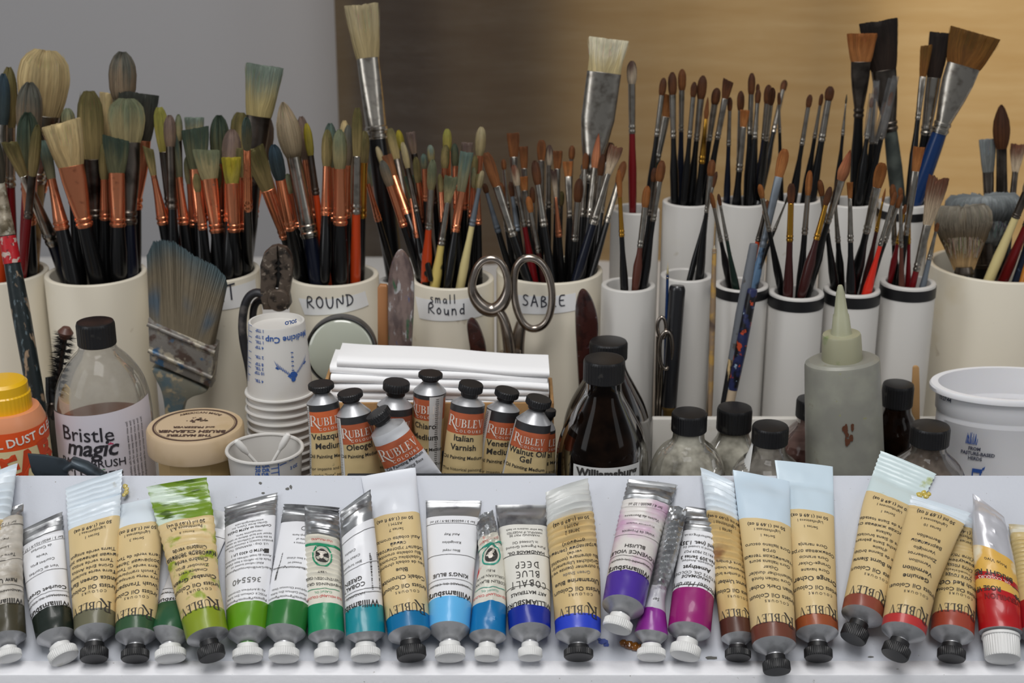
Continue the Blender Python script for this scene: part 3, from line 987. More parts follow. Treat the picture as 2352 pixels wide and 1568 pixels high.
SPECS = '''
P0
8 172 2 640 285 420 32 24 R bl si or .7
20 158 30 640 292 430 38 24 R ol si rd .9
68 193 62 635 312 440 58 30 R gr si rd .3
64 262 76 636 388 515 52 26 R dg co bk -.2
86 290 100 630 402 500 26 18 R ol ds rd .4
105 118 80 615 265 420 116 38 B cr si wd .98 wh=1.0
140 250 60 628 300 440 26 20 R gg co bk .95
P1
22 328 148 655 402 560 34 30 A ol si nv -.3 sl=-.35
100 324 170 655 410 527 27 33 B tl co bk -.2
140 283 228 652 380 520 86 36 F cr co bk -.8 sl=.10
205 212 226 640 365 500 60 32 B ol ds bk .5
155 250 185 640 300 470 32 26 R gg co bk .3
281 122 286 635 225 420 62 34 R gr ds bk .9
252 214 250 640 330 505 44 28 F cr co bk .75
290 228 312 650 326 515 84 38 B gg ds nv -.35
318 214 322 640 322 480 90 30 F dk co bk .7 sl=-.1
266 318 284 654 396 520 58 34 A dg co bk -.75 sl=-.25
238 330 243 645 410 505 24 24 R ol co bk .2
P2
366 248 408 640 348 472 32 22 B yg ds or .4
340 340 402 640 402 515 22 27 A ol co bk -.2 sl=-.6
389 266 398 630 335 480 28 22 R mv ds bk .8
410 264 420 630 322 440 17 13 R gg ds bk .7
446 270 452 630 325 480 44 28 F pb co bk .9
396 303 444 640 406 516 26 25 R tl co bk -.1
448 296 470 640 388 510 60 30 A dg co bk .5 sl=.15
503 268 512 640 372 500 45 26 R dg co bk .75
552 260 562 630 350 490 44 26 B ol co bk .9
566 272 570 630 340 480 24 20 R tl co bk .6
604 262 585 625 372 500 62 34 R mv co bk .92
533 300 545 640 392 510 44 26 R mv co bk .35
473 345 516 645 410 534 58 31 A gg co bk -.6 sl=-.12
450 400 480 645 438 527 18 20 R ol co bk -.7
531 362 547 648 420 532 43 28 F yl co bk -.8
565 342 580 640 406 530 44 32 F ol co bk -.2
608 152 575 620 266 420 84 46 F pb ds bk .98
500 380 492 645 430 520 20 20 R ol co bk .3
430 360 455 640 420 520 20 20 R gg co bk .55
P3
582 345 650 650 435 545 50 24 A ol co bk -.2 sl=.25
590 330 655 640 400 500 28 22 R tl co bk .5
628 335 682 655 408 525 34 25 R bl co bk -.4
650 237 737 655 357 545 56 37 M pg si nv -.85
692 270 740 640 365 500 30 26 R mv co bk .5
704 285 748 640 356 447 20 16 R yl ds or .2
758 286 768 640 382 505 32 26 R tl co bk .5
752 300 748 640 381 495 26 24 R ol co bk .2
780 300 783 655 384 516 34 31 R gg co bk -.6
800 290 792 640 378 500 24 22 R gr co bk .55
791 279 800 640 360 490 24 20 R cr co bk .85
821 250 808 655 358 490 25 21 B ol si or -.75
838 303 826 640 372 500 24 20 R ol go bk .2
660 400 690 640 440 520 20 22 R gg co bk .7
716 380 725 640 430 515 20 22 R ol co rd .75
B0
830 12 900 636 133 320 76 48 F pl si bk .7 wh=1.0
833 378 906 635 420 507 13 15 R pl co bk -.5
853 376 898 640 428 500 20 16 R tl co bk -.2
P4
877 370 955 640 425 520 24 18 R gr co bk -.4
866 338 950 630 385 490 15 14 R pl co bk .6
888 357 960 630 405 494 24 22 F sb co bk .5
896 296 962 630 366 480 22 15 B ol ds bk .8
915 300 965 630 344 470 17 13 R yl ds bk .9
925 328 972 640 386 490 16 14 R pl ds bk .5
943 304 985 630 352 460 22 16 F mv ds bk .95
916 382 958 655 433 529 19 15 R dg co bk -.6
939 404 968 658 455 546 23 20 A dg co bk -.85
955 362 980 645 417 510 18 17 R ol co bk .1
973 354 990 635 385 460 16 14 R tl co bk .6
988 334 1000 635 370 470 18 14 R pb ds bk .75
994 368 970 658 433 525 22 16 R gg si or -.8 wh=1.5
1027 297 1030 635 345 450 21 16 R yg co bk .9
1024 334 1012 640 384 490 21 17 R ol co bk .4
1044 331 1050 640 380 480 18 15 R dg co bk .65
1036 409 1002 660 464 562 31 17 N gg si ye -.85 wh=1.45
1072 350 1028 655 440 533 30 19 F tl co bk -.3
1073 328 1060 630 380 480 26 18 F mv co bk .8
1106 293 1080 635 356 470 25 15 R pl co bk .85
1108 393 1050 658 430 518 14 14 R pl gy cm -.7 wh=1.5
1092 358 1070 640 402 500 15 13 R ol co bk .5
1052 390 1040 640 430 520 14 15 R ol co bk .2
1088 385 1088 640 430 510 13 14 R gg co bk .2
1010 400 1018 650 440 510 13 14 R ol co bk .1
1098 400 1100 640 440 515 14 15 R ol co bk -.1
P5
1116 352 1210 640 428 542 27 20 B sb si bk -.6
1112 422 1175 635 441 533 13 14 R sd gy bk -.2
1178 306 1190 625 360 470 28 16 F sb si bk .85
1202 337 1215 630 386 480 21 15 F sb si bk .7
1244 322 1240 625 368 470 21 15 B sb si bk .85
1262 334 1258 625 378 480 18 14 R wt si bk .95
1281 347 1272 630 387 490 22 14 F sb si bk .6
1228 370 1268 645 423 520 21 17 R sd si bk -.5
1202 406 1228 640 437 520 21 14 F so si bk .1
1213 452 1250 650 486 580 16 12 R so si mr -.8 wh=1.6
1180 380 1228 648 425 520 18 13 R wb si rd -.55 wh=1.6
1172 418 1206 640 450 530 13 13 R sd gy bk .0
1156 366 1168 625 388 480 12 11 R sb si bk .8
1314 335 1302 625 364 470 15 12 R sb si bk .9
1304 371 1314 640 405 500 23 13 F so si bk .2
1272 394 1292 645 452 543 14 14 N wt co bk -.5
1331 412 1312 650 462 553 22 15 R sd si bk -.75 wh=1.4
1346 352 1330 635 388 498 15 12 R sb si bk .5
1375 308 1338 625 386 500 21 14 P pk si bk .7
1402 328 1356 625 374 490 26 14 B sd si bk .55
1415 340 1340 645 398 515 31 20 N wb si nv -.3
1385 355 1350 635 402 500 16 13 R sd si bk .1
1434 372 1356 640 421 512 19 15 R sb si bk -.1
1398 90 1352 605 166 420 90 44 F wh si bk .95 wh=1.0 bw=.88
1150 420 1182 640 455 530 14 13 R sb si bk .2
1290 440 1282 640 470 540 14 12 R ol si bk .3
1222 430 1236 640 465 540 13 12 R sd si bk .4
P6
1421 392 1434 662 452 543 13 12 R so go bk -.6 wh=1.6
1487 428 1460 662 475 568 19 13 R so si bn -.5 wh=1.6
1521 370 1482 660 416 508 21 13 R sb si bk .1 wh=1.7
1504 386 1490 640 416 495 14 12 R sd ds bk .8 wh=1.5
P7
1636 368 1606 628 403 488 19 9 R sb si bk -.3 wh=1.9
1646 395 1590 618 430 500 10 8 R sd si bk .3 wh=1.8
1632 400 1622 622 440 505 10 8 R sb si bk .5 wh=1.8
P8
1633 443 1672 648 476 554 11 10 R sb si bk -.2 wh=1.8
1650 446 1688 650 471 552 9 9 R sd si gn -.6 wh=2.0
1803 343 1742 650 406 568 26 15 B so gy lb -.5 wh=1.5
1763 461 1726 648 491 554 13 12 R sb ds or .1 wh=1.5
1815 440 1755 635 468 532 6 8 R dk si bk .6 wh=1.9
P9
1745 424 1796 672 453 530 14 11 R so si bk -.2 wh=1.7
1818 422 1810 676 467 554 19 15 B sd go mr -.7 wh=1.6
1860 393 1838 660 447 538 16 14 R so si bk .2 wh=1.5
1907 430 1842 674 470 550 16 14 R sd go mr -.5 wh=1.8
1953 345 1864 672 412 511 28 14 P pk si bk .3 wh=2.0
P10
1883 414 1912 660 448 533 15 12 R sb si bk -.2 wh=1.7
1916 438 1936 664 475 556 12 12 R sb si bk .2 wh=1.6
1952 419 1954 668 455 556 14 13 F so si bk -.5 wh=1.7
2027 375 1968 668 430 534 28 16 B so si bk -.2 wh=1.7
2034 432 1988 660 462 532 7 9 P so go mr .5 wh=2.2
2057 440 1992 668 470 564 13 11 R sb si br -.7 wh=2.0
2071 446 2008 650 476 557 13 11 R sb si bk .4 wh=1.6
P11
2111 338 2066 640 393 540 25 13 F so si bk .4
2050 424 2052 648 455 562 15 13 R sb si bk -.1 wh=1.5
2068 431 2071 654 450 568 11 10 R sb si bn -.5 wh=1.6
2080 470 2040 640 490 560 9 9 R sb go rd .3 wh=1.7
2089 450 2084 640 480 560 10 9 R sd go rd .5 wh=1.6
2155 414 2097 652 516 622 46 15 N wb si rd -.4 wh=1.3
2154 512 2122 648 530 596 10 12 R sb si gy -.2 wh=1.7
P12
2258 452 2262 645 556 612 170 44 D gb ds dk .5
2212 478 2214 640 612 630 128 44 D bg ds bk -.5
2300 242 2296 640 338 458 39 26 M sd ds bk .8
2268 320 2275 630 395 460 37 22 F gb ds bk .9
2338 335 2300 630 394 480 32 15 N wb ds bk .6
2375 400 2270 646 440 500 26 18 R gr ds cm -.75 wh=1.35
2400 420 2302 648 460 520 26 18 R sd ds rd -.6 wh=1.4
2385 470 2335 645 500 560 22 16 R bl ds bp -.55 wh=1.3
2420 440 2352 640 470 540 22 16 R ol ds oc -.3 wh=1.3
B1
1451 141 1453 492 191 306 24 15 R wt si rd -.6 wh=1.3
1525 180 1488 470 218 313 17 11 R sd si bk .2 wh=1.5
1540 219 1508 475 268 371 27 16 F so si gn .5
B2
1544 167 1551 470 217 317 21 13 R sd si bk .3 wh=1.5
1567 160 1562 470 206 302 19 12 R sb si nv .5 wh=1.5
1595 189 1570 472 222 317 15 11 R sd si bk -.2 wh=1.6
1615 175 1584 474 226 323 22 13 R sd si bk -.4 wh=1.7
1626 223 1605 476 272 375 12 14 P sb go bk -.7 wh=1.5
1647 203 1618 472 238 323 21 13 R sd si bk .2 wh=1.5
1673 185 1627 470 226 319 24 13 A sd si bk -.1 sl=-.3 wh=1.5
B3
1677 224 1669 472 253 335 12 10 R sd si nv .0 wh=1.6
1702 210 1695 462 252 385 17 12 R sd si bk .5 wh=1.5
1711 253 1690 476 291 393 21 15 F so si bk -.5 wh=1.5
1727 169 1717 468 216 308 17 13 R sd si bk .3 wh=1.6
1742 206 1722 472 236 318 14 11 R sd si bk .0 wh=1.5
1741 193 1745 462 212 300 9 9 R sd si bk .8 wh=1.5
1766 196 1740 470 236 320 19 12 R sd si nv -.2 wh=1.6
1775 203 1752 464 238 320 16 12 R sd si bk .5 wh=1.5
1803 185 1752 466 208 306 15 12 R sd si bk -.1 wh=1.6
B4
1789 213 1792 462 240 305 8 8 R sd si bk .5 wh=1.6
1861 218 1820 464 245 333 14 11 R sd si bk -.2 wh=1.8
1888 216 1847 462 241 318 10 10 R sd si bk .4 wh=1.9
1908 199 1866 464 229 324 21 16 R sd si bk -.3 wh=1.4
B5
1945 216 1920 464 238 311 5 8 P dk si bk .0 wh=2.0
1980 78 1978 466 141 270 66 22 F so ds bk .3 wh=1.3
2003 224 1972 468 246 319 9 11 R sb si bk -.4 wh=1.9 sleeve=215
2012 200 1992 468 226 330 9 11 R sd si bk -.2 wh=1.7 sleeve=185
2034 236 1998 462 262 330 9 11 R sb si bk .3 wh=1.6 sleeve=180
2049 212 2004 470 242 320 10 11 R sb si bk -.5 wh=1.6 sleeve=175
B6
2017 50 2058 462 160 300 84 32 F bk ds tp .92 wh=1.1
2240 76 2096 478 150 305 112 36 F br si bu -.3 wh=1.05
2160 76 2110 466 178 310 48 24 F bk si bk .5
2128 105 2098 462 176 275 25 12 A br si bk .2 wh=1.5 sl=.2
'''
key = None
for ln in SPECS.strip().splitlines():
    if len(ln.split()) == 1:
        key = ln.strip()
    else:
        if key == 'P12' and ln.split()[11] == 'dk':
            ln = ln.replace(' ds dk ', ' ds bk ')
        brush(key, ln)
finish_brush_labels()
# ------------------------------------------------------------------ paint tubes
FOIL = pbr((186, 187, 190), .36, .45, stains=(((110, 110, 112), 60, .5, .75),), bump=(160, .25), name='bare_metal')
FOILC = pbr((176, 178, 180), .30, .75, stains=(((120, 120, 124), 80, .5, .7),), name='crimped_metal')
CAPW = pbr((226, 226, 224), .42, stains=(((190, 186, 174), 90, .62, .8),), name='white_cap')
CAPB = pbr((26, 26, 28), .42, stains=(((60, 58, 56), 160, .66, .78),), name='black_cap')
TXT = pbr((52, 50, 48), .6, name='print_black')
TXTW = pbr((236, 228, 218), .6, name='print_white')
TXTG = pbr((112, 112, 110), .6, name='print_grey')
def paper(c, *st):
    return pbr(c, .42, stains=tuple(st) + (((150, 134, 100), 150, .72, .80),), coat=.15, name='label')
def enamel(c, *st):
    return pbr(c, .34, stains=tuple(st), coat=.2, bump=(50, .12), name='enamel')
BEIGE = paper((214, 190, 140))
WHITEL = paper((232, 233, 237))
WHITET = enamel((216, 226, 234), ((180, 180, 170), 90, .70, .80))

class Tube:
    """a soft metal tube: cap, neck, cone, then a body that flattens towards its crimped end.
    All positions are picture points on the tube's axis; they are set on the board (or at a depth) by ray."""
    def __init__(s, cap, body, ycap, capw, lift=(0, 0), Y=None, flat=1.0, sk=0.0, fold=None, dent=.0007, seed=1, roll=0.0, yneck=None):
        s.Y, s.fold, s.dent, s.seed, s.sk = Y, fold, dent, seed, sk
        pts = [b[:2] for b in body]
        seglen = [0]
        for i in range(len(pts) - 1):
            seglen.append(seglen[-1] + math.hypot(pts[i + 1][0] - pts[i][0], pts[i + 1][1] - pts[i][1]))
        s.px_len = seglen[-1]
        fx = [(l / s.px_len, p[0]) for l, p in zip(seglen, pts)]
        fy = [(l / s.px_len, p[1]) for l, p in zip(seglen, pts)]
        fw = [(l / s.px_len, b[2]) for l, b in zip(seglen, body)]
        s.fy = fy
        N = 96
        def sm(tab, f):
            if len(tab) < 3:
                return interp(tab, f)
            return sum(interp(tab, max(0, min(1, f + e))) for e in (-.06, -.03, 0, .03, .06)) / 5 if .06 < f < .94 else interp(tab, f)
        m0 = mpp(onboard(*pts[0], .01) if Y is None else at(*pts[0], Y[0]))
        r0 = s.r0 = fw[0][1] / 2 * m0
        s.P, s.W, s.TH = [], [], []
        for i in range(N + 1):
            f = i / N
            x, y, w = sm(fx, f), sm(fy, f), sm(fw, f)
            for it in range(2):
                m = m0 if it == 0 else mpp(p)
                hw = w / 2 * m
                th = math.sqrt(max(2 * r0 * r0 - hw * hw, 0))
                g = sstep(0, 1, f)
                th = lerp(min(th, r0 * (1 - .15 * f)), min(th, r0 * .9 * (1 - f) + .0006), .55 * sstep(0, .5, f)) * lerp(1, flat, sstep(0, .45, f))
                th = max(th, .0008)
                th = lerp(th, .0007, sstep(.86, 1, f))
                if Y is None:
                    up_ = abs(sk) * hw * .30 * f + (fold[1] * sstep(fold[0] - .05, fold[0] + .1, f) if fold else 0)
                    p = onboard(x, y, th + .0006 + up_ + lerp(lift[0], lift[1], f))
                else:
                    p = at(x, y, lerp(Y[0], Y[1], f))
            s.P.append(p)
            s.W.append(hw)
            s.TH.append(th)
        s.N = N
        s.Lc = [0]
        for i in range(N):
            s.Lc.append(s.Lc[-1] + (s.P[i + 1] - s.P[i]).length)
        s.L = s.Lc[-1]
        cd_ = math.hypot(cap[0] - pts[0][0], cap[1] - pts[0][1])
        s.Nup = BN if Y is None else None
        if Y is None:
            s.cap_end = onboard(cap[0], cap[1], s.r0 * .92 + .0004 + lift[0])
        else:
            s.cap_end = at(cap[0], cap[1], Y[0] + (cap[2] if len(cap) > 2 else 0))
        s.axis = (s.cap_end - s.P[0]).normalized()
        s.capL = (s.cap_end - s.P[0]).length
        s.kcap = (ycap - pts[0][1]) / (cap[1] - pts[0][1])
        s.capr = capw / 2 * mpp(s.cap_end)
        s.roll = roll
    def fr(s, f):
        return max(0.0, min(1.0, f))
    def f_of_y(s, y):
        t = s.fy
        for i in range(len(t) - 1):
            a, b = t[i], t[i + 1]
            if (a[1] - y) * (b[1] - y) <= 0 and a[1] != b[1]:
                return lerp(a[0], b[0], (y - a[1]) / (b[1] - a[1]))
        return 0.0 if abs(y - t[0][1]) < abs(y - t[-1][1]) else 1.0
    def f_of_l(s, l):
        l = max(0, min(s.L, l))
        lo, hi = 0, s.N
        while hi - lo > 1:
            m = (lo + hi) // 2
            if s.Lc[m] <= l:
                lo = m
            else:
                hi = m
        return (lo + (l - s.Lc[lo]) / max(1e-9, s.Lc[hi] - s.Lc[lo])) / s.N
    def at_f(s, f):
        q = s.fr(f) * s.N
        i = min(int(q), s.N - 1)
        t = q - i
        a = max(0, i - 1)
        b = min(s.N, i + 2)
        return s.P[i].lerp(s.P[i + 1], t), lerp(s.W[i], s.W[i + 1], t), lerp(s.TH[i], s.TH[i + 1], t), (s.P[b] - s.P[a]).normalized()
    def basis(s, p, T):
        N = s.Nup if s.Nup is not None else (CAM - p).normalized()
        N = (N - T * N.dot(T)).normalized()
        C = (-T).cross(N).normalized()
        if s.roll:
            N, C = N * math.cos(s.roll) - C * math.sin(s.roll), C * math.cos(s.roll) + N * math.sin(s.roll)
        return N, C
    def S(s, f, th, off=0.0):
        f = s.fr(f)
        p, w, t, T = s.at_f(f)
        N, C = s.basis(p, T)
        ca, sa = math.cos(th), math.sin(th)
        dn = 0.0
        if s.fold:
            f0, amp, n = s.fold[:3]
            sl = s.fold[3] if len(s.fold) > 3 else 0
            if f > f0:
                ph = (f - f0) / (1 - f0) * n + sl * sa
                tri = abs((ph % 1) * 2 - 1) * 2 - 1
                g = sstep(f0, f0 + .05, f)
                dn = tri * amp * g
                w *= 1 + .022 * g * tri
        if s.dent:
            g = sstep(.0, .12, f) * (1 - sstep(.93, 1, f))
            dn += s.dent * g * 1.6 * noise.noise(V((f * 7, sa * 1.6 + s.seed, s.seed * 3.7)))
            dn += .00022 * g * noise.noise(V((f * 22, sa * 5 + s.seed, 1.7)))
            dn -= s.dent * g * abs(noise.noise(V((f * 4 + sa * 2.5, s.seed * 1.3, 5)))) * 1.6
        if not (s.fold and f > s.fold[0]):
            dn = max(dn, -1.1 * t)
        q = p + C * ((w + off) * sa) + N * ((t + off) * ca + dn * (.35 + .65 * abs(ca)) * (1 if s.fold and f > s.fold[0] else max(0, ca)))
        if s.sk:
            q += T * (s.sk * w * sa * f)
        return q
    def rowsf(s, a, b):
        n = max(2, int((b - a) * 60))
        if s.fold and b > s.fold[0]:
            out = [a]
            f0, n_ = s.fold[0], s.fold[2]
            step = (1 - f0) / n_ / 4
            x = a
            while x < b - 1e-6:
                x = x + (step if x >= f0 - 1e-6 else min(1 / 60, max(step, f0 - x)))
                out.append(min(x, b))
            return out
        return [lerp(a, b, i / n) for i in range(n + 1)]
    def zone(s, name, a, b, mat, parent, seg=32, off=0.0, end=False):
        rs = [[s.S(f, 2 * pi * j / seg, off) for j in range(seg)] for f in s.rowsf(a, b)]
        v, f = rings(rs, False, end)
        # rings run so that outward is consistent
        return link(name, v, f, mat, parent, angle=38)
    def text_fn(s, fa, off=.00022):
        if s.fold:
            off += .00014
        la = s.Lc[int(round(fa * s.N))] if False else None
        def fn(x, y, l0):
            f = s.f_of_l(l0 - y)
            p, w, t, T = s.at_f(f)
            u = x / w
            g = t / max(w, 1e-6)
            au = max(-1.55, min(1.55, u))
            th = lerp(math.asin(max(-1, min(1, u))) , au, min(1, g))
            return s.S(f, th, off)
        return fn
def smallcaps_dummy():
    pass
def make_tube(name, label, cat, T, zones, capmat, lines=(), group=None, ribs=42, capstyle='disc', metal=None, smear=None, kneck=.86, extra=None):
    t = thing(name, label, cat, T.cap_end, group)
    parts = {}
    # cap and threaded neck
    k = T.kcap
    axis = T.axis
    base = T.P[0]
    L = T.capL
    p_in, p_out = L * k, L
    r = T.capr
    if capstyle == 'disc':
        hh = p_out - p_in
        prof = [(p_in, r * .02), (p_in, r * .70), (p_in + hh * .34, r * .74), (p_in + hh * .38, r * .93), (p_in + hh * .44, r, 1), (p_out - hh * .10, r, 1), (p_out, r * .93), (p_out, r * .02)]
    else:
        hh = p_out - p_in
        prof = [(p_in, r * .02), (p_in, r * 1.04), (p_in + hh * .12, r * 1.06), (p_in + hh * .14, r, 1), (p_out - hh * .05, r * .97, 1), (p_out, r * .92), (p_out, r * .02)]
    v, f = lathe(base, axis, prof, rib=(ribs, r * .035))
    parts['cap'] = link('screw_cap', v, f, capmat, t, angle=30)
    rn = r * .52
    cone = metal or FOIL
    rs = []
    seg = 32
    ks = k * kneck
    for (h, m) in ((0, 0), (.12, .10), (.55, .55), (1, 1)):
        c = base + axis * (L * ks * h)
        ring = []
        for j in range(seg):
            th = 2 * pi * j / seg
            q0 = T.S(0, th)
            Tn = T.at_f(0)[3]
            N, C = T.basis(T.P[0], Tn)
            q1 = base + C * (rn * 1.1 * math.sin(th)) + N * (rn * 1.1 * math.cos(th))
            ring.append(q0.lerp(q1, m) + axis * (L * ks * h))
        rs.append(ring)
    v, f = rings(rs, False, True)
    parts['cone'] = link('shoulder', v, f, cone, t, angle=50)
    v, f = lathe(base, axis, [(L * ks * .95, rn), (L * lerp(ks, k, .4), rn), (L * lerp(ks, k, .45), rn * 1.12), (L * lerp(ks, k, .6), rn * 1.12), (L * lerp(ks, k, .65), rn), (L * k * 1.02, rn)], 24)
    parts['neck'] = link('threaded_neck', v, f, smear or cone, t)
    a = 0.0
    for (nm, yb, mat) in zones:
        b = T.f_of_y(yb) if yb is not None else 1.0
        last = yb is None
        parts[nm] = T.zone(nm, a, b, mat, t, end=last)
        parts[nm + '_f'] = (a, b)
        a = b
    if lines:
        fn0 = T.text_fn(0)
        mbs = {}
        fa, fb = parts['label_f']
        la, lb = fa * T.L, fb * T.L
        # true lengths
        def len_of(f):
            q = f * T.N
            i = min(int(q), T.N - 1)
            return lerp(T.Lc[i], T.Lc[i + 1], q - i)
        la, lb = len_of(fa), len_of(fb)
        for ln in lines:
            tpos, txt, size = ln[:3]
            o = dict(ln[3]) if len(ln) > 3 else {}
            l0 = lerp(la, lb, tpos)
            if txt == '@rublev':
                vf = rublev_vf()
            elif txt == '@bar':
                rr = random.Random(int(tpos * 100))
                x, ps = 0, []
                while x < 1:
                    w_ = rr.choice((.012, .02, .03))
                    ps.append(_r(x, 0, x + w_, 1))
                    x += w_ + rr.choice((.012, .02, .028))
                vf = quads([[(p[1] * o.get('w', .4), p[0]) for p in q] for q in ps])
            elif txt == '@rule':
                n = 28
                vf = quads([_r(i / n, 0, (i + 1) / n, o.get('th', .02)) for i in range(n)])
            elif txt == '@block':
                n = 8
                vf = quads([_r(i / n * o.get('w', 1), 0, (i + 1) / n * o.get('w', 1), 1) for i in range(n)])
            elif txt[:1] == '~':
                vf = hand_vf(txt[1:], o.get('wt', .1))
            elif txt[:1] == '#':
                vf = EMBLEM[txt[1:]]()
            else:
                vf = text_vf(txt, o.get('b', 0.0), o.get('sp', 1.0), o.get('sh', 0.0))
            mk = o.get('m', 'k')
            mb = mbs.setdefault(mk, MB())
            fnx = T.text_fn(0, .00045) if mk == 'w' else fn0
            place_text(mb, vf, lambda x, y: fnx(x, y, l0), size, o.get('x', 0.0), 0.0, o.get('a', 'c'), o.get('flip', False), o.get('rot', 0.0))
        for mk, mb in mbs.items():
            m = {'k': TXT, 'w': TXTW, 'g': TXTG}.get(mk) or mk
            nm = 'lettering'
            mb.build(nm, m, parts['label'], smooth=False)
    if extra:
        extra(T, parts, t)
    return t, parts

def emb_eagle():
    ps = [_r(-.02, 0, .02, .5)]
    for sgn in (-1, 1):
        for i in range(7):
            x0, x1 = .05 + .07 * i, .05 + .07 * (i + .7)
            h = .16 + .05 * i
            ps.append([(sgn * x0, .05 + .05 * i), (sgn * x1, .06 + .055 * i), (sgn * (x1 + .05), .06 + .05 * i + h), (sgn * (x0 + .05), .05 + .05 * i + h)])
    for i in range(12):
        a, b = 2 * pi * i / 12, 2 * pi * (i + 1) / 12
        ps.append([(0, -.05), (.07 * math.cos(a), -.05 + .07 * math.sin(a)), (.07 * math.cos(b), -.05 + .07 * math.sin(b))])
        ps.append([(.10 * math.cos(a), .36 + .1 * math.sin(a)), (.10 * math.cos(b), .36 + .1 * math.sin(b)), (.06 * math.cos(b), .36 + .06 * math.sin(b)), (.06 * math.cos(a), .36 + .06 * math.sin(a))])
    for i in range(8):
        y = .5 + i * .07
        ps.append([(-.05 + .04 * (i % 2), y), (.04, y + .03), (.04, y + .06), (-.05 + .04 * (i % 2), y + .03)])
    return quads(ps)
def oval(rx, ry, ix=None, iy=None, n=28, cx=0, cy_=0):
    ps = []
    for i in range(n):
        a, b = 2 * pi * i / n, 2 * pi * (i + 1) / n
        if ix is None:
            ps.append([(cx, cy_), (cx + rx * math.cos(a), cy_ + ry * math.sin(a)), (cx + rx * math.cos(b), cy_ + ry * math.sin(b))])
        else:
            ps.append([(cx + rx * math.cos(a), cy_ + ry * math.sin(a)), (cx + rx * math.cos(b), cy_ + ry * math.sin(b)), (cx + ix * math.cos(b), cy_ + iy * math.sin(b)), (cx + ix * math.cos(a), cy_ + iy * math.sin(a))])
    return ps
EMBLEM = {
 'eagle': emb_eagle,
 'ring': lambda: quads(oval(.5, .5, .42, .42)),
 'oval': lambda: quads(oval(.40, .5)),
 'ovalring': lambda: quads(oval(.56, .70, .48, .6)),
 'face': lambda: quads(oval(.14, .2, cx=.06, cy_=.02) + oval(.2, .16, .15, .1, cx=.02, cy_=-.26) + [[(-.1, -.3), (.14, -.3), (.1, -.12), (.0, -.12)]]),
}
def emb_wrap(k):
    def g():
        v, f = EMBLEM_RAW[k]()
        return v, f
    return g

# ---- wording common to the beige labels
def beige_lines(name, names, series, top=True, r=1.0, nsz=.0044, nb=.012, sub=None, light='Lightfastness I', x=0.0):
    L = [(.065, '@rublev', .0057 * r), (.185, 'C O L O U R S', .0025 * r, dict(b=.006, x=-.002)), (.245, 'Artists Oil Colours', .0043 * r, dict(b=.008))]
    yy = .33
    for nm in (name if isinstance(name, (list, tuple)) else [name]):
        L.append((yy, nm, nsz * r, dict(b=nb)))
        yy += .075
    if sub:
        L.append((yy, sub, .0034 * r, dict(m='g')))
        yy += .06
    n = len(names)
    st = min(.062, (.80 - yy) / max(1, n))
    for q in names:
        L.append((yy, q, .0036 * r, dict(b=.004)))
        yy += st
    L += [(.86 if not top else .835, series, .0030 * r), (.895, light, .0030 * r), (.95, '50 ml (1.69 fl oz)', .0036 * r, dict(b=.012))]
    return L
def wmb_lines(colour, names, code, hand=None, white=True):
    L = [(.05, 'Williamsburg', .0058, dict(b=.018)), (.145, 'HANDMADE OIL COLOR', .0023, dict(sp=1.1)), (.135, '@rule', .034, dict(th=.008)), (.195, '@rule', .034, dict(th=.008))]
    yy = .27
    for c in colour:
        L.append((yy, c, .0042, dict(b=.012)))
        yy += .085
    L.append((max(yy + .03, .50), '@rule', .036, dict(th=.008)))
    yy = max(yy + .09, .56)
    for q in names:
        L.append((yy, q, .0028))
        yy += .10
    L.append((.90, '@rule', .036, dict(th=.008)))
    L.append((.94, code, .0026))
    return L
RB = 'cream-labelled paint tube'
BT = 'paint tubes on the sloping rack'
def rub(label, cap, body, ycap, capw, yband, ylab, bandc, lines, cat='paint tube', lab=None, top=None, stain=(), **k):
    T = Tube(cap, body, ycap, capw, **k)
    return make_tube('paint_tube', label, cat, T, [('color_band', yband, enamel(bandc, *stain)), ('label', ylab, lab or BEIGE), ('crimped_end', None, top or WHITET)], CAPB, lines, BT, smear=None)
def wmb(label, cap, body, ycap, capw, yband, ylab, bandc, lines, lab=None, top=None, smear=None, **k):
    T = Tube(cap, body, ycap, capw, **k)
    sm = pbr(smear, .35, coat=.3) if smear else None
    return make_tube('paint_tube', label, 'paint tube', T, [('color_band', yband, enamel(bandc, ((200, 205, 205), 220, .74, .80))), ('label', ylab, lab or WHITEL), ('crimped_end', None, top or FOILC)], CAPW, lines, BT, smear=sm)
rub('cream tube cut off at the bottom-left frame edge, pleated white end above olive tube', (-62, 1500), [(-58, 1450, 95), (-40, 1290, 98), (-6, 1085, 86)], 1480, 60, 1420, 1212, (80, 76, 50), (), fold=(.55, 0.00116, 10), lift=(0, .006), seed=2, sk=-0.47)
wmb('olive-black banded white tube with rumpled pleated body, leftmost white cap', (22, 1512), [(15, 1466, 88), (9, 1380, 88), (11, 1290, 78), (22, 1168, 62)], 1488, 56, 1404, 1200, (66, 62, 46), wmb_lines(['Raw Umber'], ['Terre d\'ombre', 'Umbra', 'Tierra'], 'Ser 1 / 37 ml'), lab=paper((190, 184, 174), ((150, 140, 124), 40, .5, .7)), fold=(.22, 0.00087, 13, .5), seed=3, sk=-.35, lift=(0, .006))
wmb('white tube reading Courbet Green with black-green band', (149, 1512), [(128, 1462, 86), (113, 1380, 92), (92, 1200, 104)], 1483, 68, 1414, 1242, (24, 34, 28), wmb_lines(['Courbet Green'], ['Vert de Courbet', 'Courbet grün', 'Verde', 'de Courbet'], 'Ser 3 / #6001323-9 / 37 ml'), fold=(.80, 0.00072, 5), seed=4, sk=-0.25, dent=.0007)
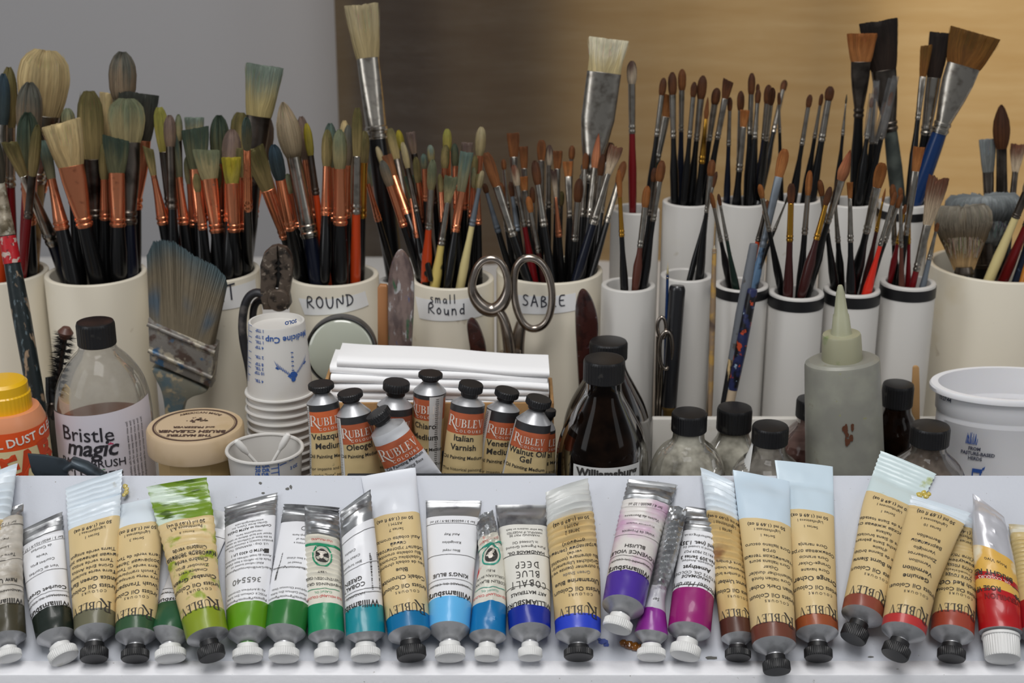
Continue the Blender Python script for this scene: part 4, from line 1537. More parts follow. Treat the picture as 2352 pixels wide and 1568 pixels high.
rub('cream tube reading Antica Green Earth with grey-olive band and pleated white end', (216, 1514), [(218, 1450, 92), (217, 1340, 104), (216, 1100, 128)], 1478, 64, 1417, 1203, (104, 102, 80), beige_lines('Antica Green Earth', ['Terre verte ancienne', 'Grüne Erde Antica', 'Terra verde antica', 'Античная зеленая земля', 'Tierra verde antigua'], 'Series 1'), fold=(.70, 0.00087, 9), lift=(.0, .004), seed=5, sk=-0.23)
rub('cream tube reading Tavush Transparent with dark green band, its end tucked behind others', (310, 1514), [(312, 1461, 92), (316, 1340, 98), (322, 1150, 112)], 1484, 64, 1432, 1212, (48, 82, 52), beige_lines('Tavush Transparent', ['Terre verte transparente', 'Tavush transparent', 'Terra verde di Tavush', 'Прозрачная Зеленая', 'Tierra verde de Tavush'], 'Series 3'), seed=6, sk=-.1, stain=(((110, 50, 40), 60, .64, .7),))
wmb('white-capped tube with forest green band half hidden under the lime-smeared tube', (392, 1513), [(390, 1455, 84), (410, 1380, 90), (495, 1172, 100)], 1484, 71, 1394, 1210, (36, 84, 54), wmb_lines(['Green'], ['Vert', 'Grün'], 'Ser 2'), seed=7, flat=.25)
CIN = paper((214, 190, 140), ((140, 156, 40), 60, .56, .64), ((206, 130, 76), 50, .62, .74))
CINW = pbr((206, 222, 206), .38, stains=(((110, 142, 28), 110, .44, .52), ((66, 92, 14), 150, .57, .63)), coat=.4, stretch=(.28, 1, 1))
rub('lime green smeared cream tube reading Cinnabar Green with paint-covered pleated end', (488, 1511), [(477, 1462, 96), (452, 1350, 104), (428, 1200, 128), (406, 1108, 134)], 1474, 62, 1416, 1196, (132, 150, 34), beige_lines('Cinnabar Green', ['Cinabre vert', 'Zinnober grün', 'Cinabro verde', 'Киноварь зеленая', 'Cinabrio verde'], 'Series 5', light='Permanence A-3'), fold=(.42, 0.00102, 13), lift=(.009, .014), seed=8, sk=0.14, lab=CIN, top=CINW, stain=(((90, 130, 30), 40, .6, .66),))
LW = [(.035, 'Pigments/Pigmente/Pigments', .0024), (.085, 'PY35C P. Cadmium Zinc Sulfide', .0021), (.13, 'PG 18 Anhydrous Chromium', .0021), (.27, '365540', .0062, dict(m='g')), (.40, 'Binder/Liant/Bindemittel/Aglutinante', .0023), (.45, 'Alkali refined linseed oil', .0022), (.495, 'Huile de lin raffinée à base d\'alcali', .0022), (.54, 'Aceite de linaza refinado alquídico', .0022), (.60, 'ASTM D 4303 LF: I', .0028, dict(b=.01)), (.605, '@block', .0032, dict(w=1, x=-.012)),
      (.67, 'U.S. Only - WARNING: This', .0022), (.71, 'product contains a chemical known', .0022), (.75, 'to the State of California to cause', .0022), (.79, 'cancer and birth defects or other', .0022), (.83, 'reproductive harm.', .0022), (.89, 'Conforms to ASTM D4236', .0026, dict(b=.01)), (.93, 'Golden Artist Colors, Inc.', .0022), (.965, 'williamsburgoils.com', .0022)]
wmb('white tube printed with small warnings and 365540 above bright leaf-green band', (569, 1513), [(569, 1456, 95), (571, 1340, 106), (577, 1148, 120)], 1482, 70, 1401, 1199, (92, 146, 22), LW, fold=(.84, .0005, 5), seed=9, sk=-0.24, smear=(60, 130, 30), dent=.0007)
wmb('barcoded white tube with mid-green striped band under the portrait-emblem tube', (652, 1513), [(655, 1452, 95), (672, 1340, 104), (716, 1162, 128)], 1481, 70, 1397, 1205, (40, 112, 48), [(.04, 'Pigments/Pigmente/Pigments', .0024), (.09, 'Mixed Cadmium Zinc Sulfide', .0021), (.14, 'Hydrated Chromium Oxide', .0021), (.40, 'Binder/Bindemittel/Aglutinante', .0023, dict(b=.01)), (.46, 'linseed oil', .0022), (.52, 'à base d\'alcali', .0022), (.72, 'contains a', .0022), (.77, 'state of', .0022), (.82, 'and birth harm', .0022), (.58, '@bar', .022, dict(w=.4, x=.014)), (.90, '#ring', .004)], seed=10, sk=-0.06, fold=(.9, 0.00072, 4))
OHG = paper((222, 218, 204))
GRN = pbr((28, 146, 104), .5)
REDT = pbr((206, 60, 60), .5)
def holl(colour, gm):
    return [(.10, 'OLD HOLLAND COLOURS', .0022, dict(m=REDT, b=.01)), (.16, 'CLASSIC OIL', .0020, dict(m=gm)), (.20, '@rule', .022, dict(th=.02, m=gm)), (.30, colour[0], .0030, dict(b=.006)), (.38, colour[1], .0026), (.46, colour[2], .0024), (.68, '#ovalring', .0115, dict(m=gm)), (.68, '#oval', .0105), (.68, '#face', .0105, dict(m='w')),
            (.86, '@rule', .026, dict(th=.05, m=gm)), (.93, 'OLD HOLLAND', .0020, dict(m=REDT))]
T_ = wmb('green-banded tube with oval portrait emblem and ridged grey end', (750, 1514), [(750, 1460, 84), (744, 1340, 82), (739, 1172, 78)], 1480, 57, 1399, 1236, (28, 138, 94), holl(['SCHEVENINGS GROEN', 'SCHEVENINGEN GREEN', 'VERT'], GRN), lab=OHG, fold=(.38, 0.00102, 15), lift=(0, .006), seed=11, sk=0.34)
wmb('white tube with turquoise band and folded grey corner, reading COBALT GREEN', (840, 1512), [(840, 1459, 91), (833, 1340, 84), (816, 1150, 74)], 1480, 68, 1402, 1215, (14, 138, 152), [(.05, 'Williamsburg', .0060, dict(b=.018, x=.005)), (.15, 'HANDMADE', .0024, dict(x=.005)), (.145, '@rule', .03, dict(th=.01)), (.19, '@rule', .03, dict(th=.01)), (.28, 'COBALT', .0042, dict(b=.012, x=.006)), (.36, 'GREEN', .0042, dict(b=.012, x=.006)), (.50, '@rule', .03, dict(th=.01)), (.56, 'Bleu turquoise', .0024, dict(x=.006)), (.65, 'Cobalt türkis', .0024, dict(x=.006)), (.74, 'Cobalto', .0024, dict(x=.006)), (.60, '@bar', .024, dict(w=.32, x=-.010)), (.90, '@rule', .03, dict(th=.01))], seed=12, sk=-0.64, fold=(.84, 0.00072, 4), smear=(0, 120, 140), lift=(0, .018))
rub('cream tube reading Cobalt Chromite Blue with smooth tall white end', (946, 1511), [(941, 1458, 100), (926, 1330, 104), (892, 1084, 126)], 1473, 68, 1424, 1190, (8, 108, 158), beige_lines(['Cobalt Chromite', 'Blue'], ['Bleu de cobalt chromite', 'Kobaltblau Chromit', 'Blu cobalto cromite', 'Кобальт хромитовый', 'синий', 'Azul cobalto cromita'], 'Series 7', light='ASTM I'), seed=13, sk=-0.03, top=enamel((222, 226, 234)))
wmb('smooth full white tube reading KING\'S BLUE with sky-blue band', (1034, 1511), [(1032, 1447, 95), (1036, 1320, 106), (1042, 1150, 128)], 1478, 70, 1390, 1191, (96, 180, 234), wmb_lines(['KING\'S BLUE'], ['Bleu royal', 'Königsblau', 'Azul Rey'], 'Ser 3 / #6000813B-9 / 37 ml'), seed=14, dent=.0002, fold=(.955, .0002, 2))
BLU = pbr((40, 150, 130), .5)
wmb('twisted narrow tube with cerulean band and red smear beside KING\'S BLUE', (1118, 1512), [(1120, 1462, 85), (1124, 1390, 78), (1130, 1290, 58), (1112, 1180, 42)], 1480, 57, 1397, 1236, (10, 112, 170), holl(['COELIN BLAUW', 'CERULEAN BLUE', 'BLEU'], BLU), lab=paper((214, 212, 200), ((206, 60, 60), 34, .66, .69)), fold=(.6, 0.00116, 9, .8), seed=15, dent=.0012, sk=-.4)
wmb('white tube with hand-lettered COBALT BLUE DEEP above deep blue band', (1218, 1511), [(1217, 1450, 97), (1212, 1330, 104), (1199, 1160, 122)], 1478, 56, 1410, 1214, (18, 42, 150), [(.05, 'WILLIAMSBURG', .0050, dict(b=.02)), (.15, 'ART MATERIALS', .0034, dict(b=.02)), (.225, '@rule', .05, dict(th=.008)), (.28, '~COBALT', .0052, dict(wt=.11)), (.40, '~BLUE', .0052, dict(wt=.11)), (.52, '~DEEP', .0052, dict(wt=.11)), (.62, '@rule', .05, dict(th=.008)), (.66, 'HANDMADE OIL', .0033, dict(b=.02)), (.73, 'Pure Pigment Ground', .0030), (.785, 'in Linseed Oil', .0030), (.87, 'WARNING! MAY BE', .0023), (.905, 'HARMFUL IF INGESTED', .0023), (.945, 'See other cautions on back', .0022)], lab=paper((222, 220, 212)), seed=16, sk=0.06, dent=.0006)
ULTL = paper((206, 180, 128), ((150, 150, 170), 40, .66, .72))
rub('cream tube reading Ultramarine Blue Green Shade with pleated end bent upward', (1329, 1510), [(1328, 1458, 105), (1324, 1340, 112), (1311, 1205, 112), (1302, 1115, 100)], 1483, 68, 1427, 1192, (40, 66, 196), beige_lines('Ultramarine Blue', ['Bleu outremer (teinte verte)', 'Grünliches Ultramarin', 'Blu oltremare (tonalità', 'verde)', 'Ультрамарин (зеленый', 'оттенок)'], 'Series 2', sub='Green Shade', light='ASTM I'), fold=(.55, 0.00130, 11, .1), seed=17, sk=-0.33, lab=ULTL, lift=(0, .008), top=enamel((204, 206, 204)), stain=(((20, 30, 90), 60, .6, .66),))
wmb('white tube reading PROVENCE VIOLET BLUISH, raised violet band', (1416, 1445), [(1431, 1394, 97), (1447, 1310, 100), (1473, 1200, 106), (1499, 1108, 112)], 1414, 68, 1336, 1160, (74, 46, 150), wmb_lines(['PROVENCE VIOLET', 'BLUISH'], ['Violet de Provence', 'Provence violett', 'Violeta de Provence'], 'Ser 4 / #6000 / 37 ml'), fold=(.52, 0.00072, 13), lift=(.012, .001), seed=18, sk=-0.18, lab=paper((218, 214, 210), ((200, 160, 190), 20, .6, .7)))
wmb('twisted silver tube with purple band wedged beside PROVENCE VIOLET', (1496, 1510), [(1496, 1458, 78), (1500, 1410, 60), (1508, 1370, 36), (1530, 1290, 46), (1558, 1165, 42)], 1482, 66, 1408, 1352, (140, 42, 146), [(.4, 'Ser', .003)], lab=paper((196, 196, 202)), fold=(.3, 0.00130, 15, .6), seed=19, smear=(70, 30, 110), dent=.001, lift=(0, .012))
wmb('white tube reading Amethyst with magenta striped band', (1572, 1507), [(1583, 1450, 99), (1594, 1350, 96), (1616, 1170, 84)], 1470, 70, 1371, 1231, (146, 24, 108), [(.04, '@rule', .05, dict(th=.008)), (.08, 'Michael Harding', .0052, dict(sh=.35)), (.20, 'HANDMADE', .0034, dict(b=.01, sh=.2)), (.27, 'ARTISTS OIL COLOUR', .0034, dict(sh=.2)), (.38, 'Amethyst', .0046, dict(b=.02)), (.48, 'Améthyste, Amethyst', .0024), (.55, 'No.309 Series 3', .0036, dict(b=.015)), (.64, 'PR122 PB29 PG7', .0028), (.72, 'Ground in Linseed Oil', .0024), (.80, '40ml (net. 1.35)', .0040, dict(b=.02)), (.92, 'michaelharding.co.uk', .0026)], fold=(.8, 0.00058, 7), seed=20, sk=0)
rub('cream tube with dark brown band and pleated white end, shadowed behind Italian Dark Ocher', (1695, 1511), [(1694, 1464, 76), (1680, 1350, 74), (1664, 1220, 72), (1647, 1092, 72)], 1484, 60, 1430, 1186, (82, 48, 36), beige_lines('Burnt Umber', ['Terre d\'ombre brûlée', 'Gebrannte Umbra', 'Terra d\'ombra'], 'Series 1', r=.85), fold=(.42, 0.00102, 15), seed=21, sk=0.6, lab=paper((206, 178, 122), ((150, 110, 70), 30, .6, .7)), lift=(0, .003))
rub('cream tube reading Italian Dark Ocher, its cap overhanging the ledge', (1785, 1543), [(1778, 1482, 100), (1768, 1350, 106), (1748, 1092, 128)], 1506, 64, 1449, 1204, (108, 60, 44), beige_lines('Italian Dark Ocher', ['Ocre italien foncé', 'Italienischer dunkler', 'Ocker', 'Ocra italiana scura', 'Итальянская темная', 'охра', 'Ocre italiano oscuro'], 'Series 1', nsz=.0042), seed=22, sk=0.2, lift=(.008, .007), top=enamel((200, 218, 232), ((110, 130, 180), 60, .70, .74)))
rub('cream tube reading Orange Ocher with smooth pale blue-white end', (1880, 1512), [(1877, 1454, 96), (1868, 1330, 104), (1846, 1064, 132)], 1478, 65, 1430, 1181, (146, 74, 40), beige_lines('Orange Ocher', ['Ocre havane', 'Orange-Ocker', 'Ocra arancio', 'Оранжевая охра', 'Ocre naranja'], 'Series 1', nsz=.0050), seed=23, sk=0.08, top=enamel((202, 220, 232)))
rub('cream tube reading Italian Burnt Sienna, tilted with smeared wide white end', (1958, 1468), [(1980, 1415, 95), (2008, 1300, 102), (2040, 1170, 120), (2086, 1062, 132)], 1430, 62, 1390, 1152, (134, 66, 50), beige_lines('Italian Burnt Sienna', ['Terre de Sienne brûlée', 'd\'Italie', 'Italienische Siena gebrannt', 'Terra di Siena bruciata', 'italiana', 'Итальянская жженая сиена', 'Tierra de Siena tostada'], 'Series 1', nsz=.0042), seed=24, sk=0.0, lift=(.004, .001), fold=(.84, 0.00044, 6), top=enamel((206, 222, 224), ((170, 180, 110), 50, .66, .72)))
rub('cream tube reading Genuine Vermilion with red band, lying over its neighbours', (2054, 1506), [(2075, 1452, 100), (2098, 1330, 108), (2140, 1210, 124), (2161, 1158, 134)], 1472, 64, 1432, 1182, (182, 50, 48), beige_lines(['Genuine', 'Vermilion'], ['Vermillon', 'Zinnoberrot', 'Vermiglio', 'Вермилион', 'Bermellón'], 'Series 10', nsz=.0048), seed=25, sk=-.13, lift=(.014, .018), fold=(.85, 0.00058, 4), lab=paper((208, 182, 130)), stain=(((150, 40, 30), 60, .6, .66),))
rub('cream tube reading French Red Ocher with rust band, partly under Vermilion', (2185, 1513), [(2187, 1458, 97), (2194, 1340, 96), (2220, 1188, 96)], 1480, 64, 1424, 1222, (152, 64, 46), beige_lines('French Red Ocher', ['Ocre rouge', 'Französisch', 'Ocra rossa', 'Французская', 'Ocre rojo'], 'Series 1'), seed=26, fold=(.35, 0.00044, 22), lab=paper((206, 182, 128)), stain=(((90, 40, 30), 50, .6, .68),))
# red and yellow tube with the tall white cap
T = Tube((2303, 1513), [(2298, 1452, 96), (2290, 1350, 95), (2281, 1260, 90), (2270, 1160, 66)], 1460, 82, lift=(.002, .012), seed=27, dent=.0009, sk=.85)
YEL = enamel((222, 176, 84), ((236, 226, 200), 30, .6, .66))
REDE = enamel((176, 20, 26), ((206, 60, 40), 30, .55, .62))
t_, pp = make_tube('paint_tube', 'white-capped tube with red and yellow label and paint-stained folded end', 'paint tube', T,
    [('red_band', 1372, REDE), ('label', 1350, YEL), ('stripe', 1335, REDE), ('upper_label', 1278, YEL), ('metal_end', None, pbr((206, 206, 212), .3, .35, stains=(((170, 140, 90), 40, .62, .72), ((140, 100, 60), 70, .68, .74)), coat=.2))], CAPW,
    [(-.55, 'VERMILION', .0046, dict(b=.03, m=pbr((120, 20, 20), .5))), (.15, '398', .0052, dict(b=.02, x=-.012)), (-.05, '@rule', .010, dict(th=.05, x=-.012)), (1.0, '@rule', .010, dict(th=.05, x=-.012)), (.2, 'ROSE VIF', .0044, dict(b=.03, x=.010)), (1.25, 'OIL COLOURS', .0030, dict(m='w', x=.004)), (1.9, 'BRIGHT RED', .0050, dict(b=.03, x=.006)), (3.2, 'Rojo Vivo', .0034, dict(x=.002))], BT, ribs=40, capstyle='tall', kneck=.9)
rub('worn cream tube at the right frame edge with pleated body and red band', (2392, 1500), [(2388, 1455, 92), (2376, 1330, 92), (2360, 1210, 84)], 1476, 60, 1395, 1235, (160, 26, 36), (), fold=(.35, 0.00102, 16), seed=28, lab=paper((206, 184, 130)), top=enamel((220, 216, 200), ((190, 170, 120), 40, .5, .7)))

# dried resin beads
def blob(name, label, cat, pts, rad, mat, h):
    v = []
    bm = bmesh.new()
    mb = MB()
    o = None
    for (x, y, r) in pts:
        p = onboard(x, y, h)
        m = mpp(p)
        b2 = bmesh.new()
        bmesh.ops.create_icosphere(b2, subdivisions=3, radius=1)
        for q in b2.verts:
            n = 1 + .25 * noise.noise(q.co * 1.6 + V((x, y, 0)))
            q.co = p + (RT * q.co.x + BU * q.co.y + BN * (q.co.z * .6)) * (r * m * n)
        mb.add(bm_vf(b2))
        o = o or p
    bm.free()
    ob = mb.build(name, mat, None, origin=o)
    return tag(ob, label, cat)
RES = pbr((150, 92, 20), .15, coat=.6, stains=(((90, 46, 10), 60, .5, .65),))
blob('resin_drip', 'amber drip of dried resin on the board below the violet tube', 'drip', [(1432, 1476, 9), (1444, 1481, 11), (1458, 1484, 11), (1470, 1487, 10)], 0, RES, .0012)
blob('resin_bead', 'small yellow resin beads stuck between two tilted cream tubes', 'drip', [(2112, 1136, 7), (2122, 1131, 6), (2127, 1139, 7), (2134, 1134, 5)], 0, pbr((200, 180, 90), .15, coat=.6), .012)
blob('resin_curl', 'curl of dried varnish on the edge of the first pleated white end', 'drip', [(287, 1116, 6), (291, 1122, 5), (290, 1130, 6), (285, 1136, 5)], 0, pbr((196, 178, 104), .15, coat=.6), .005)
# ------------------------------------------------------------------ things between the rack and the pipes
def upright(cx, cy_, Y, prof, zb=0.0):
    """axis base point and a lathe profile from (picture row, picture width) pairs, top first"""
    c = at(cx, cy_, Y)
    base = V((c.x, Y, zb))
    out = []
    for q in prof:
        z = at(cx, q[0], Y).z
        m = mpp(V((c.x, Y, z)))
        out.append((z - zb, q[1] / 2 * m) + tuple(q[2:]))
    out.sort(key=lambda q: q[0]) if False else out.reverse()
    return base, out
def prof_r(prof, h):
    return interp([(q[0], q[1]) for q in prof], h)
def wrap(base, prof, cx=None, off=.0004, up=1):
    """front-facing map on an upright lathe: x right, y height above base (metres)"""
    a0 = math.atan2(CAM.y - base.y, CAM.x - base.x)
    return lambda x, y, o=off: V((base.x + (prof_r(prof, y) + o) * math.cos(a0 + x / max(prof_r(prof, y), 1e-4)), base.y + (prof_r(prof, y) + o) * math.sin(a0 + x / max(prof_r(prof, y), 1e-4)), base.z + y))
def patch(fn, x0, x1, y0, y1, nx=24, ny=4, wav=0):
    v, f = [], []
    for i in range(nx + 1):
        for j in range(ny + 1):
            v.append(fn(lerp(x0, x1, i / nx), lerp(y0, y1, j / ny)))
    for i in range(nx):
        for j in range(ny):
            a = i * (ny + 1) + j
            f.append((a, a + ny + 1, a + ny + 2, a + 1))
    return v, f
def hrow(base, cx, Y, py):
    return at(cx, py, Y).z - base.z
BLACKCAP = pbr((22, 22, 24), .38, stains=(((64, 62, 58), 130, .66, .8),), name='black_plastic')
WRAP = pbr((214, 208, 216), .45, name='bottle_label')

def bottle(label, cx, Y, capy, capw, prof, gmat, liquid=None, liq_mat=None, lab=None, text=(), ribs=36, cat='bottle', name='glass_bottle', ell=1.0, film=None):
    """capy = (top, bottom) rows of the cap; prof = (row, width) of the glass, top first"""
    base, pr = upright(cx, capy[0], Y, prof)
    pr = [(0, .0004), (0, pr[0][1] * .92), (.003, pr[0][1])] + [q for q in pr if q[0] > .004]
    t = thing(name, label, cat, base)
    sm = [pr[0], pr[1]]
    # round the silhouette
    body = smooth_loop([tuple(q[:2]) for q in pr[1:]], 2, False)
    prof2 = [pr[0]] + body
    v, f = lathe(base, (0, 0, 1), prof2, 56, ell=1)
    if ell != 1.0:
        v = [V((p.x, base.y + (p.y - base.y) * ell, p.z)) for p in v]
    link('glass_body', v, f, gmat, t)
    zc0, zc1 = hrow(base, cx, Y, capy[1]), hrow(base, cx, Y, capy[0])
    r = capw / 2 * mpp(V((base.x, Y, zc1)))
    hh = zc1 - zc0
    v, f = lathe(base, (0, 0, 1), [(zc0, r * .3), (zc0, r * .97), (zc0 + hh * .04, r), (zc0 + hh * .12, r, 1), (zc1 - hh * .16, r, 1), (zc1 - hh * .10, r * .985), (zc1 - hh * .02, r * .94), (zc1, r * .86), (zc1, .0003)], rib=(ribs, r * .022))
    link('screw_cap', v, f, BLACKCAP, t, angle=30)
    if liquid is not None:
        zl = hrow(base, cx, Y, liquid)
        q = [(.003, .0004)] + [(max(.003, a), b_ - .0005) for a, b_ in body if a < zl] + [(zl, prof_r(body, zl) - .0005), (zl, .0004)]
        v, f = lathe(base, (0, 0, 1), q, 48)
        if ell != 1.0:
            v = [V((p.x, base.y + (p.y - base.y) * ell, p.z)) for p in v]
        link('liquid', v, f, liq_mat, t)
    return t, base, body

# --- brush cleaner bottle
AMBL = pbr((104, 48, 22), .12, coat=.4)
CLEAR = glass((236, 236, 236), .10, (190, 186, 180), .03)
t, base, pr = bottle('clear bottle of amber brush cleaner with black cap and white label', 218, .985, (737, 790), 88,
    [(784, 82), (800, 84), (815, 118), (838, 158), (870, 194), (905, 212), (940, 217), (1000, 217), (1150, 216), (1290, 214)], CLEAR, 962, AMBL)
fn = wrap(base, pr, off=.0005)
R_ = prof_r(pr, .09)
ytop, ybot = hrow(base, 240, .985 - R_, 952), .012
lb_ = link('label', *patch(lambda x, y: fn(x, y + .003 * (x / R_)), -R_ * 1.45, R_ * 1.2, ybot, ytop, 36, 6), WRAP, t)
mm = mpp(base)
def put(mb, s, px, py, size_px, fnx, base_, Y, R, b=0.0, rot=0.0, sp=1.0, sh=0.0, align='c', vf=None, flip=False):
    """lettering on a round thing, centred on a picture point"""
    axis_x = base_.x
    z = at(px, py, Y - R).z - base_.z
    m = mpp(V((axis_x, Y - R, base_.z + z)))
    xw = at(px, py, Y - R).x - (axis_x - R * axis_x / math.hypot(axis_x, Y) * 1.0)
    xl = math.asin(max(-.98, min(.98, xw / R))) * R
    place_text(mb, vf or text_vf(s, b, sp, sh), fnx, size_px * m, xl, z, align, flip, rot)
fl = lambda x, y: fn(x, y, .0009)
mb = MB()
put(mb, 'Bristle', 200, 1014, 50, fl, base, .985, R_, .004, .0)
put(mb, 'magic', 212, 1046, 56, fl, base, .985, R_, .018, .0, .95, .25)
put(mb, 'PAINT BRUSH', 210, 1072, 26, fl, base, .985, R_, .01, 0)
put(mb, 'CLEANER', 216, 1103, 34, fl, base, .985, R_, .01, 0)
for k in range(5):
    put(mb, 'biodegradable safe for use soap water rinse well', 296 + k * 8, 1050, 8, fl, base, .985, R_, .0, H_, 1, 0)
mb.build('lettering', pbr((44, 42, 48), .5), lb_, smooth=False)
mb = MB()
put(mb, 'ACRYLIC', 216, 1084, 13, fl, base, .985, R_, .02)
mb.build('lettering', pbr((60, 150, 80), .5), lb_, smooth=False)
mb = MB()
put(mb, '*', 254, 1034, 24, fl, base, .985, R_, .05)
mb.build('red_star', pbr((190, 40, 90), .5), lb_, smooth=False)

# --- orange bottle with the yellow cap, cut by the frame
t = None
base, pr = upright(8, 905, .955, [(935, 150), (945, 160), (960, 172), (985, 176), (1150, 176), (1290, 176)])
t = thing('squeeze_bottle', 'orange bottle with bright yellow flip cap at the left edge', 'bottle', base)
pr = [(0, .0004), (0, pr[0][1])] + pr[1:] + [(pr[-1][0], .001)]
v, f = lathe(base, (0, 0, 1), pr, 48)
link('bottle_body', v, f, pbr((224, 150, 108), .35, sss=.1), t)
z0, z1 = hrow(base, 8, .955, 936), hrow(base, 8, .955, 872)
r = 112 / 2 * mpp(base) 
hh = z1 - z0
v, f = lathe(base, (0, 0, 1), [(z0, .001), (z0, r * 1.04), (z0 + hh * .55, r * 1.04, 1), (z0 + hh * .60, r * .98), (z1 - hh * .1, r * .96), (z1, r * .84), (z1 + hh * .03, .0004)], rib=(40, r * .02))
link('flip_cap', v, f, pbr((236, 184, 20), .35, coat=.2), t, angle=30)
fn = wrap(base, pr[1:], off=.0005)
R_ = 88 * mpp(base)
ya, yb_ = hrow(base, 8, .955 - R_, 1000), hrow(base, 8, .955 - R_, 1040)
link('orange_band', *patch(fn, -R_, R_ * 1.5, yb_, ya), pbr((226, 84, 30), .4), t)
pl_ = link('label', *patch(fn, -R_, R_ * 1.5, .01, yb_), pbr((222, 206, 160), .45), t)
fl = lambda x, y: fn(x, y, .0009)
mb = MB()
place_text(mb, text_vf('ANIMAL DUST CLEAN', .02), fl, 27 * mpp(base), R_ * .22, (ya + yb_) / 2 - 9 * mpp(base), 'c', rot=.10)
mb.build('lettering', pbr((232, 226, 216), .5), pl_, smooth=False)
mb = MB()
place_text(mb, text_vf('CLEAR', .05), fl, 76 * mpp(base), R_ * .08, hrow(base, 8, .955 - R_, 1102), 'c', rot=.22)
mb.build('lettering', pbr((206, 70, 30), .5), pl_, smooth=False)

# --- painted brush leaning at the far left
def leaning_brush(label, tip, end, Y0, Y1, hair, kind, wb, rows, met, hm, wf, wh, name='paint_brush', band=None, prof=None):
    A, B = at(tip[0], tip[1], Y0), at(end[0], end[1], Y1)
    T = (B - A).normalized()
    t = thing(name, label, 'brush', B)
    pb, pf = axis_point(A, B, rows[0]), axis_point(A, B, rows[1])
    view = (pb - CAM).normalized()
    side = T.cross(view).normalized()
    if side.x < 0:
        side = -side
    dep = side.cross(T).normalized()
    wbm, wfm = wb * mpp(A) / 2, wf * mpp(pf) / 2
    v, f, cols = tuft(pb + T * .004, A, side, dep, wbm, max(wfm * .6, wbm * .25), kind, hair, 5, 60)
    link('bristle_tuft', v, f, hair_mat(), t, cols=cols, angle=70)
    bw = wbm * .7
    L = (pf - pb).length
    rs = [[pb + T * (L * h) + side * (lerp(bw, wfm, g) * math.cos(2 * pi * j / 22)) + dep * (lerp(min(bw, wfm * .7), wfm, g) * math.sin(2 * pi * j / 22)) for j in range(22)] for h, g in ((0, 0), (.4, .3), (.8, .9), (.82, 1.1), (.9, 1.1), (.92, 1), (1, 1))]
    v, f = rings(rs)
    link('ferrule', v, f, met, t, angle=35)
    LH = (B - pf).length
    v, f = lathe(pf, T, prof or [(-.003, wfm * .9), (0, wfm * .95), (LH * .1, wfm), (LH * .3, wh * mpp(pf) / 2), (LH * .8, wh * mpp(pf) / 2 * .9), (LH, wh * mpp(pf) / 2 * .6)], 20)
    link('handle', v, f, hm, t)
    if band:
        a, b = axis_point(A, B, band[0]), axis_point(A, B, band[1])
        w1 = wfm * 1.05
        v, f = sweep([a, lerp(a, b, .5), b], [w1, w1 * 1.04, w1 * 1.06], 20)
        link('red_band', v, f, band[2], t)
    return t
PGN = pbr((24, 34, 36), .4, stains=(((150, 128, 104), 150, .56, .62), ((84, 98, 104), 260, .60, .66)), bump=(200, .5), stretch=(1, 1, .35), name='painted_handle')
leaning_brush('dark green paint-crusted brush handle with red band leaning at far left', (-26, 300), (112, 1075), 1.06, 1.0, 'dk', 'R', 44, (410, 540), FERR['pt'][0], PGN, 36, 42, band=(542, 604, pbr((176, 24, 34), .4, stains=(((190, 170, 160), 240, .56, .62), ((60, 30, 30), 200, .6, .66)))))

# --- black twisted-wire brush and small dark brush behind the cleaner bottle
A, B = at(150, 768, 1.03), at(128, 905, 1.03)
t = thing('wire_brush', 'black twisted bottle brush behind the clear cleaner bottle', 'brush', at(112, 1075, 1.02))
v, f = [], []
mb = MB()
T = (B - A)
L = T.length
T = T / L
s_, d_ = frame(T)[1:]
rnd = random.Random(3)
for k in range(1100):
    u = rnd.random()
    a = u * 60 + rnd.uniform(-.5, .5)
    R0 = lerp(.010, .008, u) * rnd.uniform(.75, 1.1)
    p = A + T * (L * u)
    q = p + (s_ * math.cos(a) + d_ * math.sin(a)) * R0 + T * rnd.uniform(-.002, .002)
    e = T * .0004
    n = len(mb.v)
    mb.v.extend([p - e, p + e, q])
    mb.f.append((n, n + 1, n + 2))
mb.build('bristle_tuft', pbr((34, 32, 32), .7), t)
v, f = sweep([A - T * .004, A, B, at(124, 950, 1.025), at(112, 1075, 1.02)], [.004, .0022, .0022, .0045, .0055], 12)
link('wire_handle', v, f, pbr((70, 66, 64), .35, .8), t)
v, f = sweep([A - T * .006 + d_ * .0, A - T * .002, A + T * .003], [.003, .006, .004], 14)
link('wire_tip', v, f, pbr((92, 60, 50), .4), t)
leaning_brush('dark stubby brush standing bristles down left of the cleaner bottle', (128, 1130), (118, 905), 1.0, 1.03, 'dk', 'F', 62, (955, 925), FERR['ds'][0], HAND['bk'], 26, 30, prof=[(0, .004), (.006, .0045), (.02, .004)])

# --- big blue-stained flat brush
def pxs(pts, Y, dy=0.0):
    return [at(x, y, Y + (dy(x, y) if callable(dy) else dy)) for x, y in pts]
t = thing('wide_paint_brush', 'wide worn paint brush with blue-stained bristles, leaning bristles up', 'brush', at(385, 985, 1.03))
Yb = 1.055
bm_v, bm_f, bm_c = [], [], []
